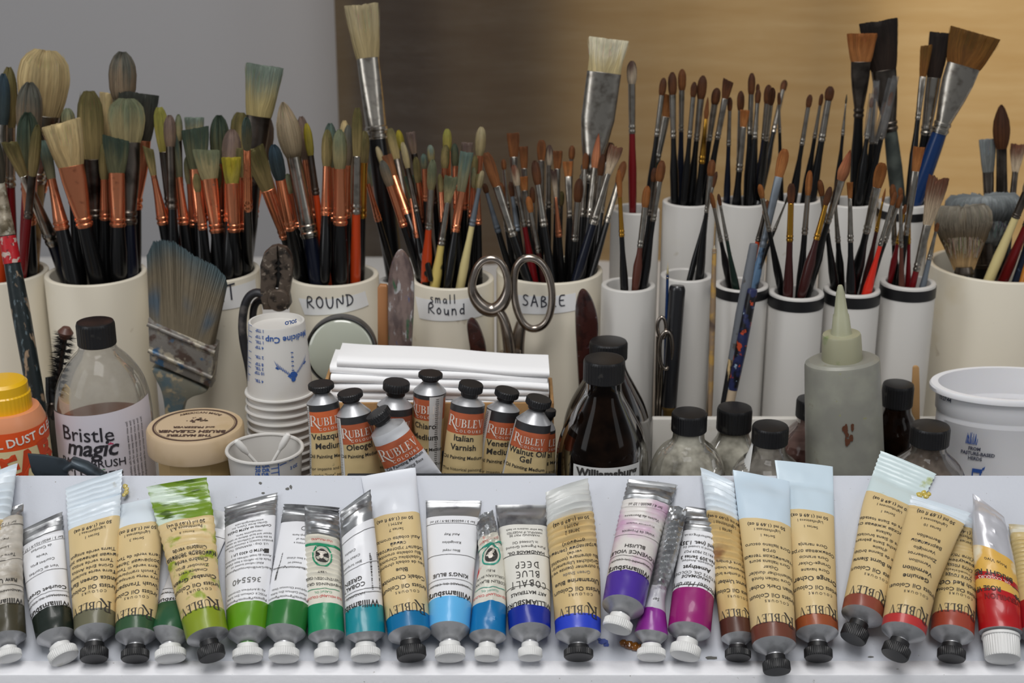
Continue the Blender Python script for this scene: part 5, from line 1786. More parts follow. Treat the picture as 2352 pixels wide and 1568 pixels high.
# bristle block: rows of tufted ribs between the ferrule edge and the slanted tip edge
lo = [(343, 742), (492, 802)]
hi = [(337, 592), (352, 556), (372, 552), (400, 556), (450, 590), (496, 612), (518, 636), (522, 652)]
NU, NV = 240, 16
rnd = random.Random(11)
cA, cB, cC = srgb(116, 106, 88), srgb(74, 90, 95), srgb(54, 86, 110)
for side_ in (0, 1):
    for i in range(NU + 1):
        u = i / NU
        x0, y0 = lerp(lo[0][0], lo[1][0], u), lerp(lo[0][1], lo[1][1], u)
        k = u * (len(hi) - 1)
        a = min(int(k), len(hi) - 2)
        x1, y1 = lerp(hi[a][0], hi[a + 1][0], k - a), lerp(hi[a][1], hi[a + 1][1], k - a)
        j_ = rnd.uniform(-1, 1)
        lum0 = 1 + .24 * rnd.uniform(-1, 1)
        for j in range(NV + 1):
            lum = lum0 * rnd.uniform(.86, 1.14)
            q = j / NV
            bow = math.sin(q * pi) * 4
            x, y = lerp(x0, x1, q) + j_ * 1.2 * q, lerp(y0, y1, q) + j_ * 4 * q * q
            th = .009 * (1 - .35 * q) * (math.sin(min(1, (u + .02) * 8 if u < .5 else (1.02 - u) * 8) * H_)) + .0006 * j_ * q
            bm_v.append(at(x, y, Yb + (-th if side_ == 0 else th)))
            nz = noise.noise(V((u * 5, q * 3, 1.5)))
            c = [lerp(p, r_, sstep(.62, 1.0, q + .1 * nz)) for p, r_ in zip(cA, cB)]
            bl = sstep(.30, .0, abs(q - .28 + .10 * nz)) * sstep(-.1, .25, noise.noise(V((u * 4, 7, q * 2))))
            c = [lerp(p, r_, bl * .7) for p, r_ in zip(c, cC)]
            bm_c.append(tuple(x_ * lum for x_ in c))
W_ = NV + 1
n0 = (NU + 1) * W_
for i in range(NU):
    for j in range(NV):
        a = i * W_ + j
        bm_f.append((a, a + W_, a + W_ + 1, a + 1))
        bm_f.append((n0 + a, n0 + a + 1, n0 + a + W_ + 1, n0 + a + W_))
    a = i * W_ + NV
    bm_f.append((a, a + W_, n0 + a + W_, n0 + a))
for i0 in (0, NU * W_):
    for j in range(NV):
        bm_f.append((i0 + j, i0 + j + 1, n0 + i0 + j + 1, n0 + i0 + j))
link('bristle_tuft', bm_v, bm_f, hair_mat(), t, cols=bm_c, angle=60)
RUST = pbr((138, 134, 128), .5, .3, stains=(((96, 80, 72), 120, .52, .66), ((186, 178, 160), 90, .54, .60), ((74, 108, 140), 70, .60, .66)), bump=(200, .5), name='paint_crusted_metal')
v, f = plate(pxs([(338, 734), (494, 800), (484, 893), (342, 832)], Yb - .011), .022, .003)
fr_ = link('ferrule', v, f, RUST, t, angle=30)
for k in (.10, .72):
    a0, a1 = (lerp(338, 342, k), lerp(734, 832, k)), (lerp(494, 484, k), lerp(800, 893, k))
    v, f = sweep([at(a0[0], a0[1], Yb - .0115), at(a1[0], a1[1], Yb - .0115)], .0018, 10)
    link('ridge', v, f, RUST, fr_)
HWD = pbr((128, 126, 112), .55, stains=(((92, 110, 116), 90, .45, .6), ((172, 158, 130), 110, .56, .64)), bump=(200, .4), name='worn_wood')
hp = smooth_loop([(343, 836), (480, 892), (470, 905), (438, 912), (420, 930), (410, 985), (408, 1060), (374, 1060), (380, 960), (372, 900), (354, 868)], 2)
v, f = plate(pxs(hp, Yb - .008), .016, .004)
link('handle', v, f, HWD, t, angle=40)

# --- pliers
t = thing('pliers', 'old grimy slip-joint pliers standing jaws up behind the paper cups', 'tool', at(640, 900, 1.05))
GR = pbr((100, 88, 78), .4, .5, stains=(((52, 46, 42), 160, .5, .64), ((150, 138, 124), 260, .62, .68), ((150, 40, 40), 120, .70, .73)), bump=(300, .5), name='grimy_steel')
Yp = 1.045
jaw_l = [(598, 640), (597, 610), (606, 582), (622, 568), (636, 565), (637, 600), (632, 606), (637, 612), (631, 619), (636, 625), (630, 631), (635, 640), (634, 655), (630, 668), (640, 690), (650, 712), (604, 712), (597, 680)]
jaw_r = [(637, 565), (656, 571), (668, 588), (672, 612), (668, 650), (664, 676), (668, 700), (660, 712), (644, 700), (636, 672), (640, 655), (642, 640), (646, 630), (641, 625), (646, 618), (640, 612), (645, 606), (640, 598)]
v, f = plate(pxs(jaw_l, Yp), .009, .0012)
link('jaw', v, f, GR, t, angle=30)
v, f = plate(pxs(jaw_r, Yp + .0005), .009, .0012)
link('jaw', v, f, GR, t, angle=30)
v, f = plate(pxs([(622, 596), (650, 592), (654, 640), (648, 662), (628, 660), (622, 630)], Yp + .003), .004, .0005)
link('jaw_gap_shade', v, f, pbr((18, 16, 15), .7), t)  # near-black plate added behind the jaws as the shade in their gap
c = at(640, 690, Yp - .001)
v, f = lathe(c, (0, -1, 0), [(-.002, .009), (0, .009), (.0015, .008), (.002, .0004)], 28)
link('pivot_bolt', v, f, GR, t)
DK = pbr((44, 44, 48), .5, .2, stains=(((96, 92, 90), 60, .58, .68),))
lp = [(606, 676), (586, 670), (568, 684), (558, 716), (556, 760), (562, 800), (572, 840), (580, 900)]
v, f = sweep([at(x, y, Yp + .004) for x, y in smooth_loop(lp, 2, False)], .0042, 12, flat=.8)
link('grip', v, f, DK, t)
lp = [(606, 690), (592, 690), (582, 706), (580, 740), (586, 800), (596, 900)]
v, f = sweep([at(x, y, Yp + .012) for x, y in smooth_loop(lp, 2, False)], .0036, 12, flat=.8)
link('grip', v, f, DK, t)

# --- round wooden soap tub with printed lid
WOODL = pbr((204, 180, 148), .55, stains=(((184, 158, 116), 30, .5, .75), ((150, 118, 80), 60, .68, .8)), name='pale_wood')
cx, Y = 448, .955
base, pr = upright(cx, 976, Y, [(976, 214), (981, 221), (1024, 221), (1028, 219)])
t = thing('soap_tub', 'round pale wooden soap tub with dark printing on its lid', 'tub', V((base.x, Y, 0)))
rim = pr
v, f = lathe(base, (0, 0, 1), [(pr[0][0], .001)] + pr + [(pr[-1][0], .0004)], 64)
link('lid', v, f, WOODL, t)
lidz = pr[-1][0]
mt = mpp(V((base.x, Y, lidz)))
rb = 92 * mt
v, f = lathe(base, (0, 0, 1), [(0, .001), (0, rb), (pr[0][0] - .0002, rb), (pr[0][0] - .0002, .001)], 12)
tb = link('tub_body', v, f, pbr((204, 174, 120), .5), t, angle=20)
Rl = 96 * mt
ft = lambda x, y: V((base.x + x, Y + y, lidz + .0004))
DKB = pbr((84, 62, 54), .6)
mb = MB()
for (r1, r2) in ((1.0, .955), (.935, .925)):
    place_text(mb, quads(oval(r1, r1, r2, r2, 56)), ft, Rl)
mb.build('printed_ring', DKB, t, smooth=False)
mb = MB()
def arc_text(s, rad, a0, size, b=.02):
    v0, f0 = text_vf(s, b)
    w0 = width_of(v0)
    mid = (w0[0] + w0[1]) / 2
    vs = []
    for x, y in v0:
        a = a0 + (x - mid) * size / rad
        r = rad + y * size
        vs.append(ft(r * math.sin(a), r * math.cos(a)))
    mb.add((vs, f0))
place_text(mb, text_vf('BRUSH CLEANER', .04), ft, Rl * .21, 0, -Rl * .34, flip=True)
place_text(mb, text_vf('and PRESERVER', .03), ft, Rl * .15, 0, -Rl * .10, flip=True)
place_text(mb, text_vf('THE MASTERS', .04), ft, Rl * .17, 0, -Rl * .60, flip=True)
arc_text('AMERICAN MADE', Rl * .74, 0, Rl * .13)
rnd = random.Random(4)
em = []
for k in range(26):
    a = rnd.uniform(0, 6.28)
    r = rnd.uniform(.0, .24)
    x, y, s1 = r * math.cos(a) * 1.2, .30 + r * math.sin(a) * .8, rnd.uniform(.03, .08)
    em.append([(x, y), (x + s1, y + s1 * .3), (x + s1 * .6, y + s1), (x - s1 * .2, y + s1 * .7)])
place_text(mb, quads(em), lambda x, y: ft(x, y), Rl, .0, .0)
mb.build('lettering', DKB, t, smooth=False)
# white dish under it
base2, pr2 = upright(440, 1075, .955, [(1076, 216), (1082, 214), (1100, 200)])

def emb_bird():
    """heraldic bird: head ball, spread feathered wings, scribbled tail"""
    ps = oval(.09, .09, cx=0, cy_=.50) + oval(.13, .10, cx=0, cy_=.30) + [_r(-.05, .3, .05, .5)]
    for sg in (-1, 1):
        for i_ in range(6):
            bx, by = .10 + .085 * i_, .36 - .07 * i_
            dx_, dy_ = .05 + .012 * i_, -.17 - .02 * i_
            ps.append([(sg * bx, by), (sg * (bx + .06), by - .045), (sg * (bx + .06 + dx_), by - .045 + dy_), (sg * (bx + dx_ + .015), by + dy_ + .03)])
        ps.append([(sg * .06, .40), (sg * .62, -.05), (sg * .66, .0), (sg * .10, .46)])
    for i_ in range(9):
        y_ = .18 - i_ * .085
        ps.append([(-.05 + .05 * (i_ % 2), y_), (.05 - .03 * (i_ % 2), y_ - .02), (.06 - .03 * (i_ % 2), y_ - .055), (-.04 + .05 * (i_ % 2), y_ - .04)])
    return quads(ps)
# --- stack of upside-down paper medicine cups
CUPM = pbr((212, 209, 204), .5, stains=(((206, 200, 188), 20, .6, .85),), name='waxed_paper')
CBL = pbr((48, 92, 166), .5, name='blue_print')
cx, Y = 635, .985
z_of = lambda py: at(cx, py, Y).z
xb = at(cx, 735, Y).x
n_c = 12
ztop = z_of(736)
zr = z_of(898)
hc = ztop - zr
rt_, rr_ = 65 * mpp(at(cx, 735, Y)), 75 * mpp(at(cx, 898, Y))
pitch = (z_of(898) - z_of(916))
for k in range(n_c):
    zb_ = zr - k * pitch
    if zb_ < .002:
        break
    base = V((xb + .0004 * math.sin(k * 2.2), Y, zb_))
    t = thing('paper_cup', ('topmost upside-down paper medicine cup of the stack, blue eagle emblem showing' if k == 0 else 'upside-down paper cup in the nested stack, %s rim from the top' % ordinal(k + 1)), 'cup', base, 'nested paper medicine cups')
    w = .0003
    prof = [(.0, rr_), (hc - .001, rt_), (hc, rt_ - .0004), (hc, rt_ - .002), (hc - .004, rt_ - .0026), (hc - .004, .0004)]
    if k:
        prof = [(0, rr_), (hc * .42, lerp(rr_, rt_, .42)), (hc * .42, lerp(rr_, rt_, .42) - .0002), (0, rr_ - .0004)]
        # nested cups keep their whole wall
        prof = [(.0, rr_), (hc - .001, rt_), (hc - .001, rt_ - .0003), (.0, rr_ - .0004)]
    v, f = lathe(base, (0, 0, 1), prof, 48)
    cup_w = link('cup_wall', v, f, CUPM, t)
    ringp = [V((base.x + (rr_ + .0008) * math.cos(2 * pi * j / 48), Y + (rr_ + .0008) * math.sin(2 * pi * j / 48), zb_ + .0008)) for j in range(48)]
    v, f = sweep(ringp, .0013, 8, closed=True)
    link('rolled_rim', v, f, CUPM, t)
    if k == 0:
        pr_ = [(0, rr_), (hc, rt_)]
        fnc = wrap(base, pr_, off=.0004)
        mb = MB()
        def cp(s, px, py, size, b=.0, rot=0.0, vf=None, flip=True, al='c'):
            Rm = (rr_ + rt_) / 2
            z = at(px, py, Y - Rm).z - base.z
            m = mpp(V((base.x, Y - Rm, base.z + z)))
            xw = at(px, py, Y - Rm).x - (base.x - Rm * base.x / math.hypot(base.x, Y))
            xl = math.asin(max(-.97, min(.97, xw / Rm))) * Rm
            place_text(mb, vf or text_vf(s, b), fnc, size * m, xl, z, al, flip, rot)
        cp('SOLO', 668, 742, 12, .05)
        cp('Medicine Cup', 664, 776, 20, .02)
        for i, s in enumerate(['1 TSP', '2 TSP', '1 TBL', '4 TSP', '2 TBL', '8 TSP', '3 TBL', '10 TSP', '4 TBL']):
            yy = 760 + [0, 14, 26, 38, 60, 76, 86, 96, 114][i]
            cp(s, 596, yy, 10, .02)
            cp('', 575, yy - 4, 1, vf=quads([_r(-7, 0, 7, 1.6)]))
        for q in range(8):
            cp('', 570 - q * .6, 752 + q * 17, 1, vf=quads([_r(-1, 0, 1, 18)]))
        cp('', 672, 845, 62, vf=emb_bird())
        mb.build('lettering', CBL, cup_w, smooth=False)

# --- small paper cup in front with two swabs
cx, Y = 608, .925
base, pr = upright(cx, 1030, Y, [(1030, 172), (1034, 170), (1200, 140)])
t = thing('paper_cup', 'upright paper measuring cup holding two cotton swabs, blue scale on its side', 'cup', base)
w = .0005
prof = [(pr[0][0], pr[0][1])] + pr[1:]
zt = prof[-1][0]
v, f = lathe(base, (0, 0, 1), [(prof[0][0], .0004)] + prof + [(zt, prof[-1][1] - w), (prof[0][0] + .002, prof[0][1] - w), (prof[0][0] + .002, .0004)], 56)
cw = link('cup_wall', v, f, CUPM, t)
ringp = [V((base.x + (prof[-1][1]) * math.cos(2 * pi * j / 56), Y + prof[-1][1] * math.sin(2 * pi * j / 56), base.z + zt)) for j in range(56)]
v, f = sweep(ringp, .0013, 8, closed=True)
link('rolled_rim', v, f, CUPM, t)
fnc = wrap(base, prof, off=.0004)
mb = MB()
Rm = prof[-1][1]
def cp2(s, px, py, size, b=.03, vf=None, al='c', rot=0.0):
    z = at(px, py, Y - Rm).z - base.z
    m = mpp(V((base.x, Y - Rm, base.z + z)))
    xw = at(px, py, Y - Rm).x - (base.x - Rm * base.x / math.hypot(base.x, Y))
    place_text(mb, vf or text_vf(s, b), fnc, size * m, math.asin(max(-.97, min(.97, xw / Rm))) * Rm, z, al, False, rot)
for i, s in enumerate(['22 DR', '20 DR', '18 DR']):
    cp2(s, 603, 1074 + i * 10.5, 12.5)
    cp2('', 631, 1069 + i * 10.5, 1, vf=quads([_r(-9, 0, 9, 2)]))
cp2('', 640, 1090, 1, vf=quads([_r(-1, -20, 1, 26)]))
cp2('', 650, 1074, 1, vf=quads([_r(-9, 0, 9, 2)]), rot=.15)
cp2('2½ OZ', 676, 1071, 11)
cp2('2 OZ', 676, 1092, 11)
mb.build('lettering', CBL, cw, smooth=False)
SW = pbr((228, 226, 222), .8)
for lab_, p, q, dY in (('cotton swab leaning left in the small paper cup', (540, 1010), (600, 1075), .0), ('cotton swab leaning right in the small paper cup', (664, 995), (618, 1075), .008)):
    A, B = at(p[0], p[1], Y + .0 + dY), at(q[0], q[1], Y + .006)
    T = (B - A).normalized()
    t = thing('cotton_swab', lab_, 'swab', B, 'cotton swabs in the paper cup')
    v, f = lathe(A, T, [(0, .0004), (.001, .0019), (.004, .0026), (.010, .0025), (.014, .0014)], 16)
    link('cotton_tip', v, f, SW, t)
    v, f = lathe(A, T, [(.012, .0012), ((B - A).length, .0012)], 10)
    link('stick', v, f, SW, t)

# --- glass jar lid lying on edge with a grey metal rim
c = at(784, 806, 1.05)
nrm = V((0.05, -1, .18)).normalized()
m = mpp(c)
t = thing('round_jar', 'round glass jar with dull metal rim lying on its side below ROUND', 'jar', at(784, 900, 1.05))
R0 = 82 * m
v, f = lathe(c, nrm, [(-.030, R0 * .9), (-.004, R0 * .93), (.0, R0 * .93), (.006, R0 * .90), (.0075, R0 * .80), (.0075, .0004)], 64)
link('glass_body', v, f, pbr((176, 180, 166), .12, coat=.5), t)
v, f = lathe(c, nrm, [(-.012, R0 * .94), (-.012, R0 * 1.0), (.003, R0 * 1.0), (.005, R0 * .985), (.005, R0 * .955), (.003, R0 * .94)], rib=(60, R0 * .008))
link('metal_rim', v, f, pbr((112, 112, 112), .45, .7, stains=(((60, 58, 56), 70, .5, .65),), bump=(200, .4)), t, angle=30)
v, f = lathe(c, nrm, [(-.029, R0 * .86), (-.022, R0 * .86), (-.022, .0004), (-.029, .0004)], 48)
link('jar_bottom', v, f, pbr((168, 174, 160), .5), t)

# --- wood stick and painted spatula
t = None
o = MB().add(plate(pxs([(867, 662), (872, 655), (888, 656), (890, 662), (893, 960), (868, 960)], 1.058), .006, .0008)).build('wooden_stick', pbr((176, 122, 78), .5, stains=(((140, 92, 56), 40, .5, .7),), stretch=(1, 1, .1)), None, origin=at(880, 960, 1.058))
tag(o, 'plain wooden stick standing beside the painted spatula', 'stick')
SPT = pbr((124, 106, 100), .35, stains=(((86, 72, 70), 110, .45, .6), ((170, 168, 168), 200, .58, .64), ((58, 92, 66), 80, .60, .65), ((84, 94, 132), 140, .62, .67)), bump=(220, .6), stretch=(1, 1, .4), name='paint_crust')
o = MB().add(plate(pxs(smooth_loop([(890, 700), (890, 650), (897, 606), (910, 580), (919, 573), (930, 580), (946, 610), (952, 650), (950, 720), (944, 820), (940, 960), (896, 960), (892, 820)], 2), 1.048), .006, .002)).build('painted_spatula', SPT, None, origin=at(918, 960, 1.048))
tag(o, 'paint-encrusted pointed spatula standing between ROUND and small Round pipes', 'spatula')
DKW = pbr((58, 30, 26), .25, stains=(((110, 100, 108), 160, .62, .7), ((30, 18, 18), 90, .5, .65)), coat=.4, name='dark_varnish')
def knife(label, pts, Y, end, name='palette_knife'):
    o = MB().add(plate(pxs(smooth_loop(pts, 2), Y), .006, .0022)).build(name, DKW, None, origin=at(end[0], end[1], Y))
    return tag(o, label, 'handle')
knife('short dark brown wooden handle left of the scissors shaft', [(1072, 760), (1072, 740), (1082, 730), (1094, 736), (1106, 760), (1118, 800), (1124, 900), (1092, 900), (1080, 810)], 1.062, (1108, 900), 'tool_handle')
knife('tall dark varnished handle in front of the SABLE pipe', [(1320, 720), (1326, 680), (1336, 664), (1348, 668), (1362, 690), (1374, 730), (1376, 770), (1364, 840), (1358, 940), (1332, 940), (1326, 840)], 1.062, (1346, 940), 'tool_handle')

# --- large scissors standing handles up
STEEL = pbr((168, 158, 148), .24, 1.0, stains=(((110, 98, 88), 50, .55, .72),), name='old_steel')
t = thing('scissors', 'large old steel scissors standing handles up behind the towels', 'scissors', at(1178, 900, 1.062))
Ys = 1.062
l1 = [(1088, 632), (1100, 604), (1124, 592), (1148, 598), (1162, 622), (1168, 655), (1160, 690), (1140, 712), (1118, 712), (1096, 694), (1082, 664)]
l2 = [(1182, 620), (1196, 596), (1220, 590), (1244, 602), (1260, 630), (1269, 670), (1266, 715), (1252, 746), (1226, 758), (1202, 746), (1186, 712), (1179, 665)]
lp = smooth_loop(l1, 2)
v, f = sweep([at(x, y, Ys) for x, y in lp], [.0030 + .0026 * sstep(640, 715, y) for x, y in lp], 14, closed=True)
h1 = link('finger_loop', v, f, STEEL, t)
lp = smooth_loop(l2, 2)
v, f = sweep([at(x, y, Ys + .004) for x, y in lp], .0030, 14, closed=True)
link('finger_loop', v, f, STEEL, t)
v, f = sweep([at(x, y, Ys) for x, y in smooth_loop([(1140, 706), (1156, 728), (1164, 760), (1170, 800), (1174, 900)], 2, False)], [.0050 + .0022 * sstep(0, 14, k) for k in range(18)], 14, flat=.7)
link('shank', v, f, STEEL, t)
v, f = sweep([at(x, y, Ys + .006) for x, y in smooth_loop([(1198, 740), (1192, 764), (1186, 800), (1186, 900)], 2, False)], [.0042 + .002 * sstep(0, 10, k) for k in range(14)], 14, flat=.7)
link('shank', v, f, STEEL, t)
c = at(1176, 806, Ys - .003)
v, f = sweep([at(1172, 806, Ys + .001), at(1174, 900, Ys + .001)], [.0085, .0085], 18, flat=.6)
link('blade', v, f, STEEL, t)

# --- cardboard box with folded white towels
CARD = pbr((176, 136, 88), .7, stains=(((150, 112, 70), 40, .5, .7),), name='cardboard')
xl, xr = at(748, 950, .975).x, at(1272, 950, .975).x
t = thing('cardboard_box', 'open brown cardboard box full of folded white towels', 'box', ((xl + xr) / 2, 1.0, 0))
zt = at(900, 922, .975).z
y0, y1 = .972, 1.026
mb = MB()
mb.add(box((xl, y0, 0), (xr, y0 + .0025, zt), .0006))
mb.build('front_wall', CARD, t)
MB().add(box((xl, y1 - .0025, 0), (xr, y1, zt), .0006)).build('back_wall', CARD, t)
MB().add(box((xl, y0 + .0026, 0), (xl + .0025, y1 - .0026, zt + .016), .0006)).build('side_wall', CARD, t)
MB().add(box((xr - .0025, y0 + .0026, 0), (xr, y1 - .0026, zt), .0006)).build('side_wall', CARD, t)
TOW = pbr((252, 252, 253), .85, bump=(900, .25), name='paper_towel')
zs = zt - .012
ztop_l, ztop_r = at(760, 822, .985).z, at(1270, 852, .985).z
n_t = 7
for k in range(n_t):
    t0, t1 = k / n_t, (k + 1) / n_t
    v, f = [], []
    NX = 40
    rs = []
    for i in range(NX + 1):
        u = i / NX
        x = lerp(xl + .004 + (0 if k < n_t - 1 else .004), xr - .004, u) + .0008 * math.sin(k * 2.3)
        zl = lerp(ztop_l, ztop_r, u)
        wob = .0006 * math.sin(u * 9 + k * 1.7)
        za = lerp(zs, zl, t0) + wob + .0002
        zb_ = lerp(zs, zl, t1) + wob - .0002
        ya = y0 + .004 + (.003 if k < n_t - 2 else .007) + .0012 * math.sin(k * 3.1 + u * 4)
        yb_ = y1 - .005
        h = zb_ - za
        ring = []
        for (yy, zz) in ((yb_, za), (yb_, zb_), (lerp(ya, yb_, .3), zb_ + .0002), (ya + h * .35, zb_), (ya + h * .1, zb_ - h * .18), (ya, (za + zb_) / 2), (ya + h * .1, za + h * .18), (ya + h * .35, za)):
            ring.append(V((x, yy, zz)))
        rs.append(ring)
    v, f = rings(rs)
    o = link('folded_towel', v, f, TOW, None, origin=((xl + xr) / 2, 1.0, lerp(zs, ztop_l, t0)), angle=50)
    tag(o, 'folded white paper towel, %s of the stack in the brown box' % ['lowest', 'second from bottom', 'third from bottom', 'middle one', 'third from top', 'second from top', 'topmost'][k], 'paper towel', 'folded paper towels')

# --- black tray with the standing medium tubes
zt = at(1000, 1087, .905).z
x0, x1 = at(798, 1087, .905).x, at(1278, 1087, .905).x
t = thing('metal_tray', 'low dark metal tray behind the rack holding the upright medium tubes', 'tray', ((x0 + x1) / 2, .93, 0))
TR = pbr((46, 50, 54), .45, .3)
MB().add(box((x0, .903, 0), (x1, .906, zt), .0008)).build('front_wall', TR, t)
MB().add(box((x0 - .03, .966, 0), (x1, .9685, zt - .01), .0008)).build('back_wall', TR, t)
MB().add(box((x0 - .03, .9062, 0), (x1, .9658, .003), .0008)).build('tray_floor', TR, t)
STRIPE = paper((52, 52, 54))
ORG = paper((190, 98, 62))
ORG2 = paper((214, 106, 58))
def med(label, cap, body, ycap, capw, yz, names, Y, orange=None, stripe=None, lab=None, roll=0.0, seed=1, lines=None, strip=None, **k):
    T = Tube(cap, body, ycap, capw, Y=Y, seed=seed, roll=roll, **k)
    L = [(-.20, '@rublev', .0060 * k.get('r', 1), dict(m='w')), (-.075, 'C O L O U R S', .0024, dict(m='w', x=.004))]
    yy = .09
    L = []
    for s in names:
        L.append((yy, s, 0.0062, dict(b=.018)))
        yy += .125
    L += [(yy + .0, 'Oil Painting Medium', .0036, dict(b=.015))]
    for i, s in enumerate(lines or ['For impasto and thick', 'make "long" paint']):
        L.append((yy + .16 + .085 * i, s, .0032))
    t, p = make_tube('medium_tube', label, 'paint tube', T, [('black_stripe', yz[0], stripe or STRIPE), ('orange_band', yz[1], orange or ORG), ('label', None, lab or BEIGE)], CAPB, L, 'upright medium tubes in the dark tray', ribs=30)
    if strip:
        v, f = [], []
        n_ = 40
        for i in range(n_ + 1):
            for j in range(7):
                v.append(T.S(lerp(.01, .99, i / n_), lerp(strip[0], strip[1], j / 6), .00012))
        for i in range(n_):
            for j in range(6):
                a_ = i * 7 + j
                f.append((a_, a_ + 1, a_ + 8, a_ + 7))
        ss = link('side_strip', v, f, paper((218, 218, 216)), t)
        mb = MB()
        lm = (strip[0] + strip[1]) / 2
        for i in range(46):
            fq = .03 + .018 * i
            q = [T.S(fq, lm + .12 * a_, .0003) for a_ in (-1, -.4, .3, 1)]
            q2 = [T.S(fq + .006, lm + .12 * a_ * (.5 + .5 * ((i * 7) % 5) / 4), .0003) for a_ in (-1, -.4, .3, 1)]
            mb.add((q + q2, [(0, 1, 5, 4), (1, 2, 6, 5), (2, 3, 7, 6)]))
        mb.build('lettering', TXTG, ss, smooth=False)
    # brand lettering on the orange band
    fa, fb = p['orange_band_f']
    fn0 = T.text_fn(0)
    ln = lambda f_: lerp(T.Lc[int(f_ * T.N)], T.Lc[min(T.N, int(f_ * T.N) + 1)], f_ * T.N - int(f_ * T.N))
    la, lb2 = ln(fa), ln(fb)
    h = abs(lb2 - la)
    mb = MB()
    l1 = lerp(la, lb2, .66)
    place_text(mb, rublev_vf(), lambda x, y: fn0(x, y, l1), h * .38, T.r0 * .02, 0, 'c')
    l2 = lerp(la, lb2, .90)
    place_text(mb, text_vf('C O L O U R S', .01), lambda x, y: fn0(x, y, l2), h * .19, T.r0 * .25, 0, 'c')
    mb.build('lettering', TXTW, p['orange_band'], smooth=False)
    return t
def stand(cx, cyt, ys, ye, w, lean=0.0, wend=None):
    return [(cx, ys, w), (cx + lean * .5, (ys + ye) / 2, w * 1.02), (cx + lean, ye, wend or w * 1.1)]
med('upright tube reading Velazquez Medium, leftmost and widest orange band', (737, 880), [(741, 922, 74), (752, 1010, 82), (758, 1160, 92)], 898, 60, (937, 985), ['Velazquez', 'Medium'], (.935, .925), orange=ORG2, strip=(-1.5, -1.2), seed=31, roll=-.15, dent=.0002)
med('upright tube reading Oleogel', (803, 900), [(812, 948, 80), (824, 1030, 86), (836, 1160, 92)], 920, 59, (965, 1010), ['Oleogel'], (.930, .922), strip=(-1.5, -1.0), seed=32, roll=-.1, lines=[' '], dent=.0004)
med('white tilted tube reading Underpainting Base, lying over its neighbours', (865, 946), [(890, 982, 84), (915, 1030, 96), (965, 1120, 120)], 968, 60, (1003, 1052), [], (.915, .912), seed=33, stripe=paper((220, 222, 226)), lab=paper((214, 216, 222)), roll=.1, lines=['Underpainting Base', 'for oils'], dent=.0006)
med('upright medium tube half hidden behind the tilted white tube', (911, 876), [(907, 930, 82), (902, 1010, 88), (898, 1160, 96)], 906, 62, (946, 990), ['Medium'], (.957, .95), seed=34, orange=paper((150, 78, 56)), dent=.0002)
med('rearmost upright tube turned sideways, white side strip showing', (989, 856), [(987, 897, 76), (984, 1000, 66), (980, 1160, 62)], 872, 56, (907, 955), ['Chiaro', 'Medium'], (.958, .955), strip=(.30, 1.3), seed=35, roll=.3, dent=.0003)
med('upright tube reading Italian Varnish with small red smears', (1083, 880), [(1075, 925, 78), (1066, 1010, 86), (1056, 1160, 100)], 908, 57, (941, 990), ['Italian', 'Varnish'], (.935, .925), seed=36, roll=.05, lab=paper((214, 190, 140), ((180, 50, 50), 22, .70, .72)), lines=['The historical painting', 'medium of blending'], dent=.0003)
med('upright tube reading Venetian Medium between Italian Varnish and Walnut Oil Gel', (1166, 895), [(1156, 938, 76), (1146, 1010, 86), (1134, 1160, 98)], 918, 57, (962, 1003), ['Venetian', 'Medium'], (.945, .935), strip=(-1.5, -.95), seed=37, roll=-.2, dent=.0003)
med('upright tube reading Walnut Oil Gel with a green paint smear', (1239, 914), [(1226, 966, 82), (1212, 1040, 94), (1192, 1160, 108)], 938, 60, (984, 1026), ['Walnut Oil', 'Gel'], (.925, .917), strip=(-1.5, -1.15), seed=38, roll=.1, lab=paper((214, 190, 140), ((136, 150, 30), 16, .68, .70)), lines=['Solvent free'], dent=.0004)
med('upright tube peeking out from behind Walnut Oil Gel at the towels', (1262, 940), [(1256, 985, 40), (1254, 1040, 44), (1250, 1160, 48)], 962, 32, (992, 1034), ['Gel'], (.955, .95), seed=39, dent=.0)

# --- dark amber bottles
AMB = glass((30, 13, 7), .22, (44, 28, 18), .08)
AMBF = pbr((16, 9, 8), .25, coat=.5)
t, base, pr = bottle('large dark amber bottle in front, ribbed black cap, white label edge at the bottom', 1388, .935, (822, 872), 96,
    [(866, 84), (892, 82), (910, 96), (945, 140), (985, 184), (1020, 206), (1060, 213), (1150, 214), (1290, 214)], AMB, 905, AMBF, ribs=44)
R_ = prof_r(pr, .03)
fn = wrap(base, pr, off=.0005)
zl = hrow(base, 1388, .935 - R_, 1076)
lb_ = link('label', *patch(fn, -R_ * .62, R_ * .88, .01, zl, 30, 4), pbr((206, 206, 204), .5), t)
mb = MB()
place_text(mb, text_vf('Williamsburg', .04), lambda x, y: fn(x, y, .0009), 26 * mpp(base), R_ * .12, hrow(base, 1388, .935 - R_, 1098), 'c')
mb.build('lettering', TXT, lb_, smooth=False)
bottle('dark amber bottle standing behind the other one, smooth black cap', 1398, 1.025, (782, 822), 88,
    [(818, 78), (838, 78), (856, 92), (890, 132), (930, 176), (970, 198), (1010, 206), (1290, 206)], AMB, 850, AMBF, ribs=44)

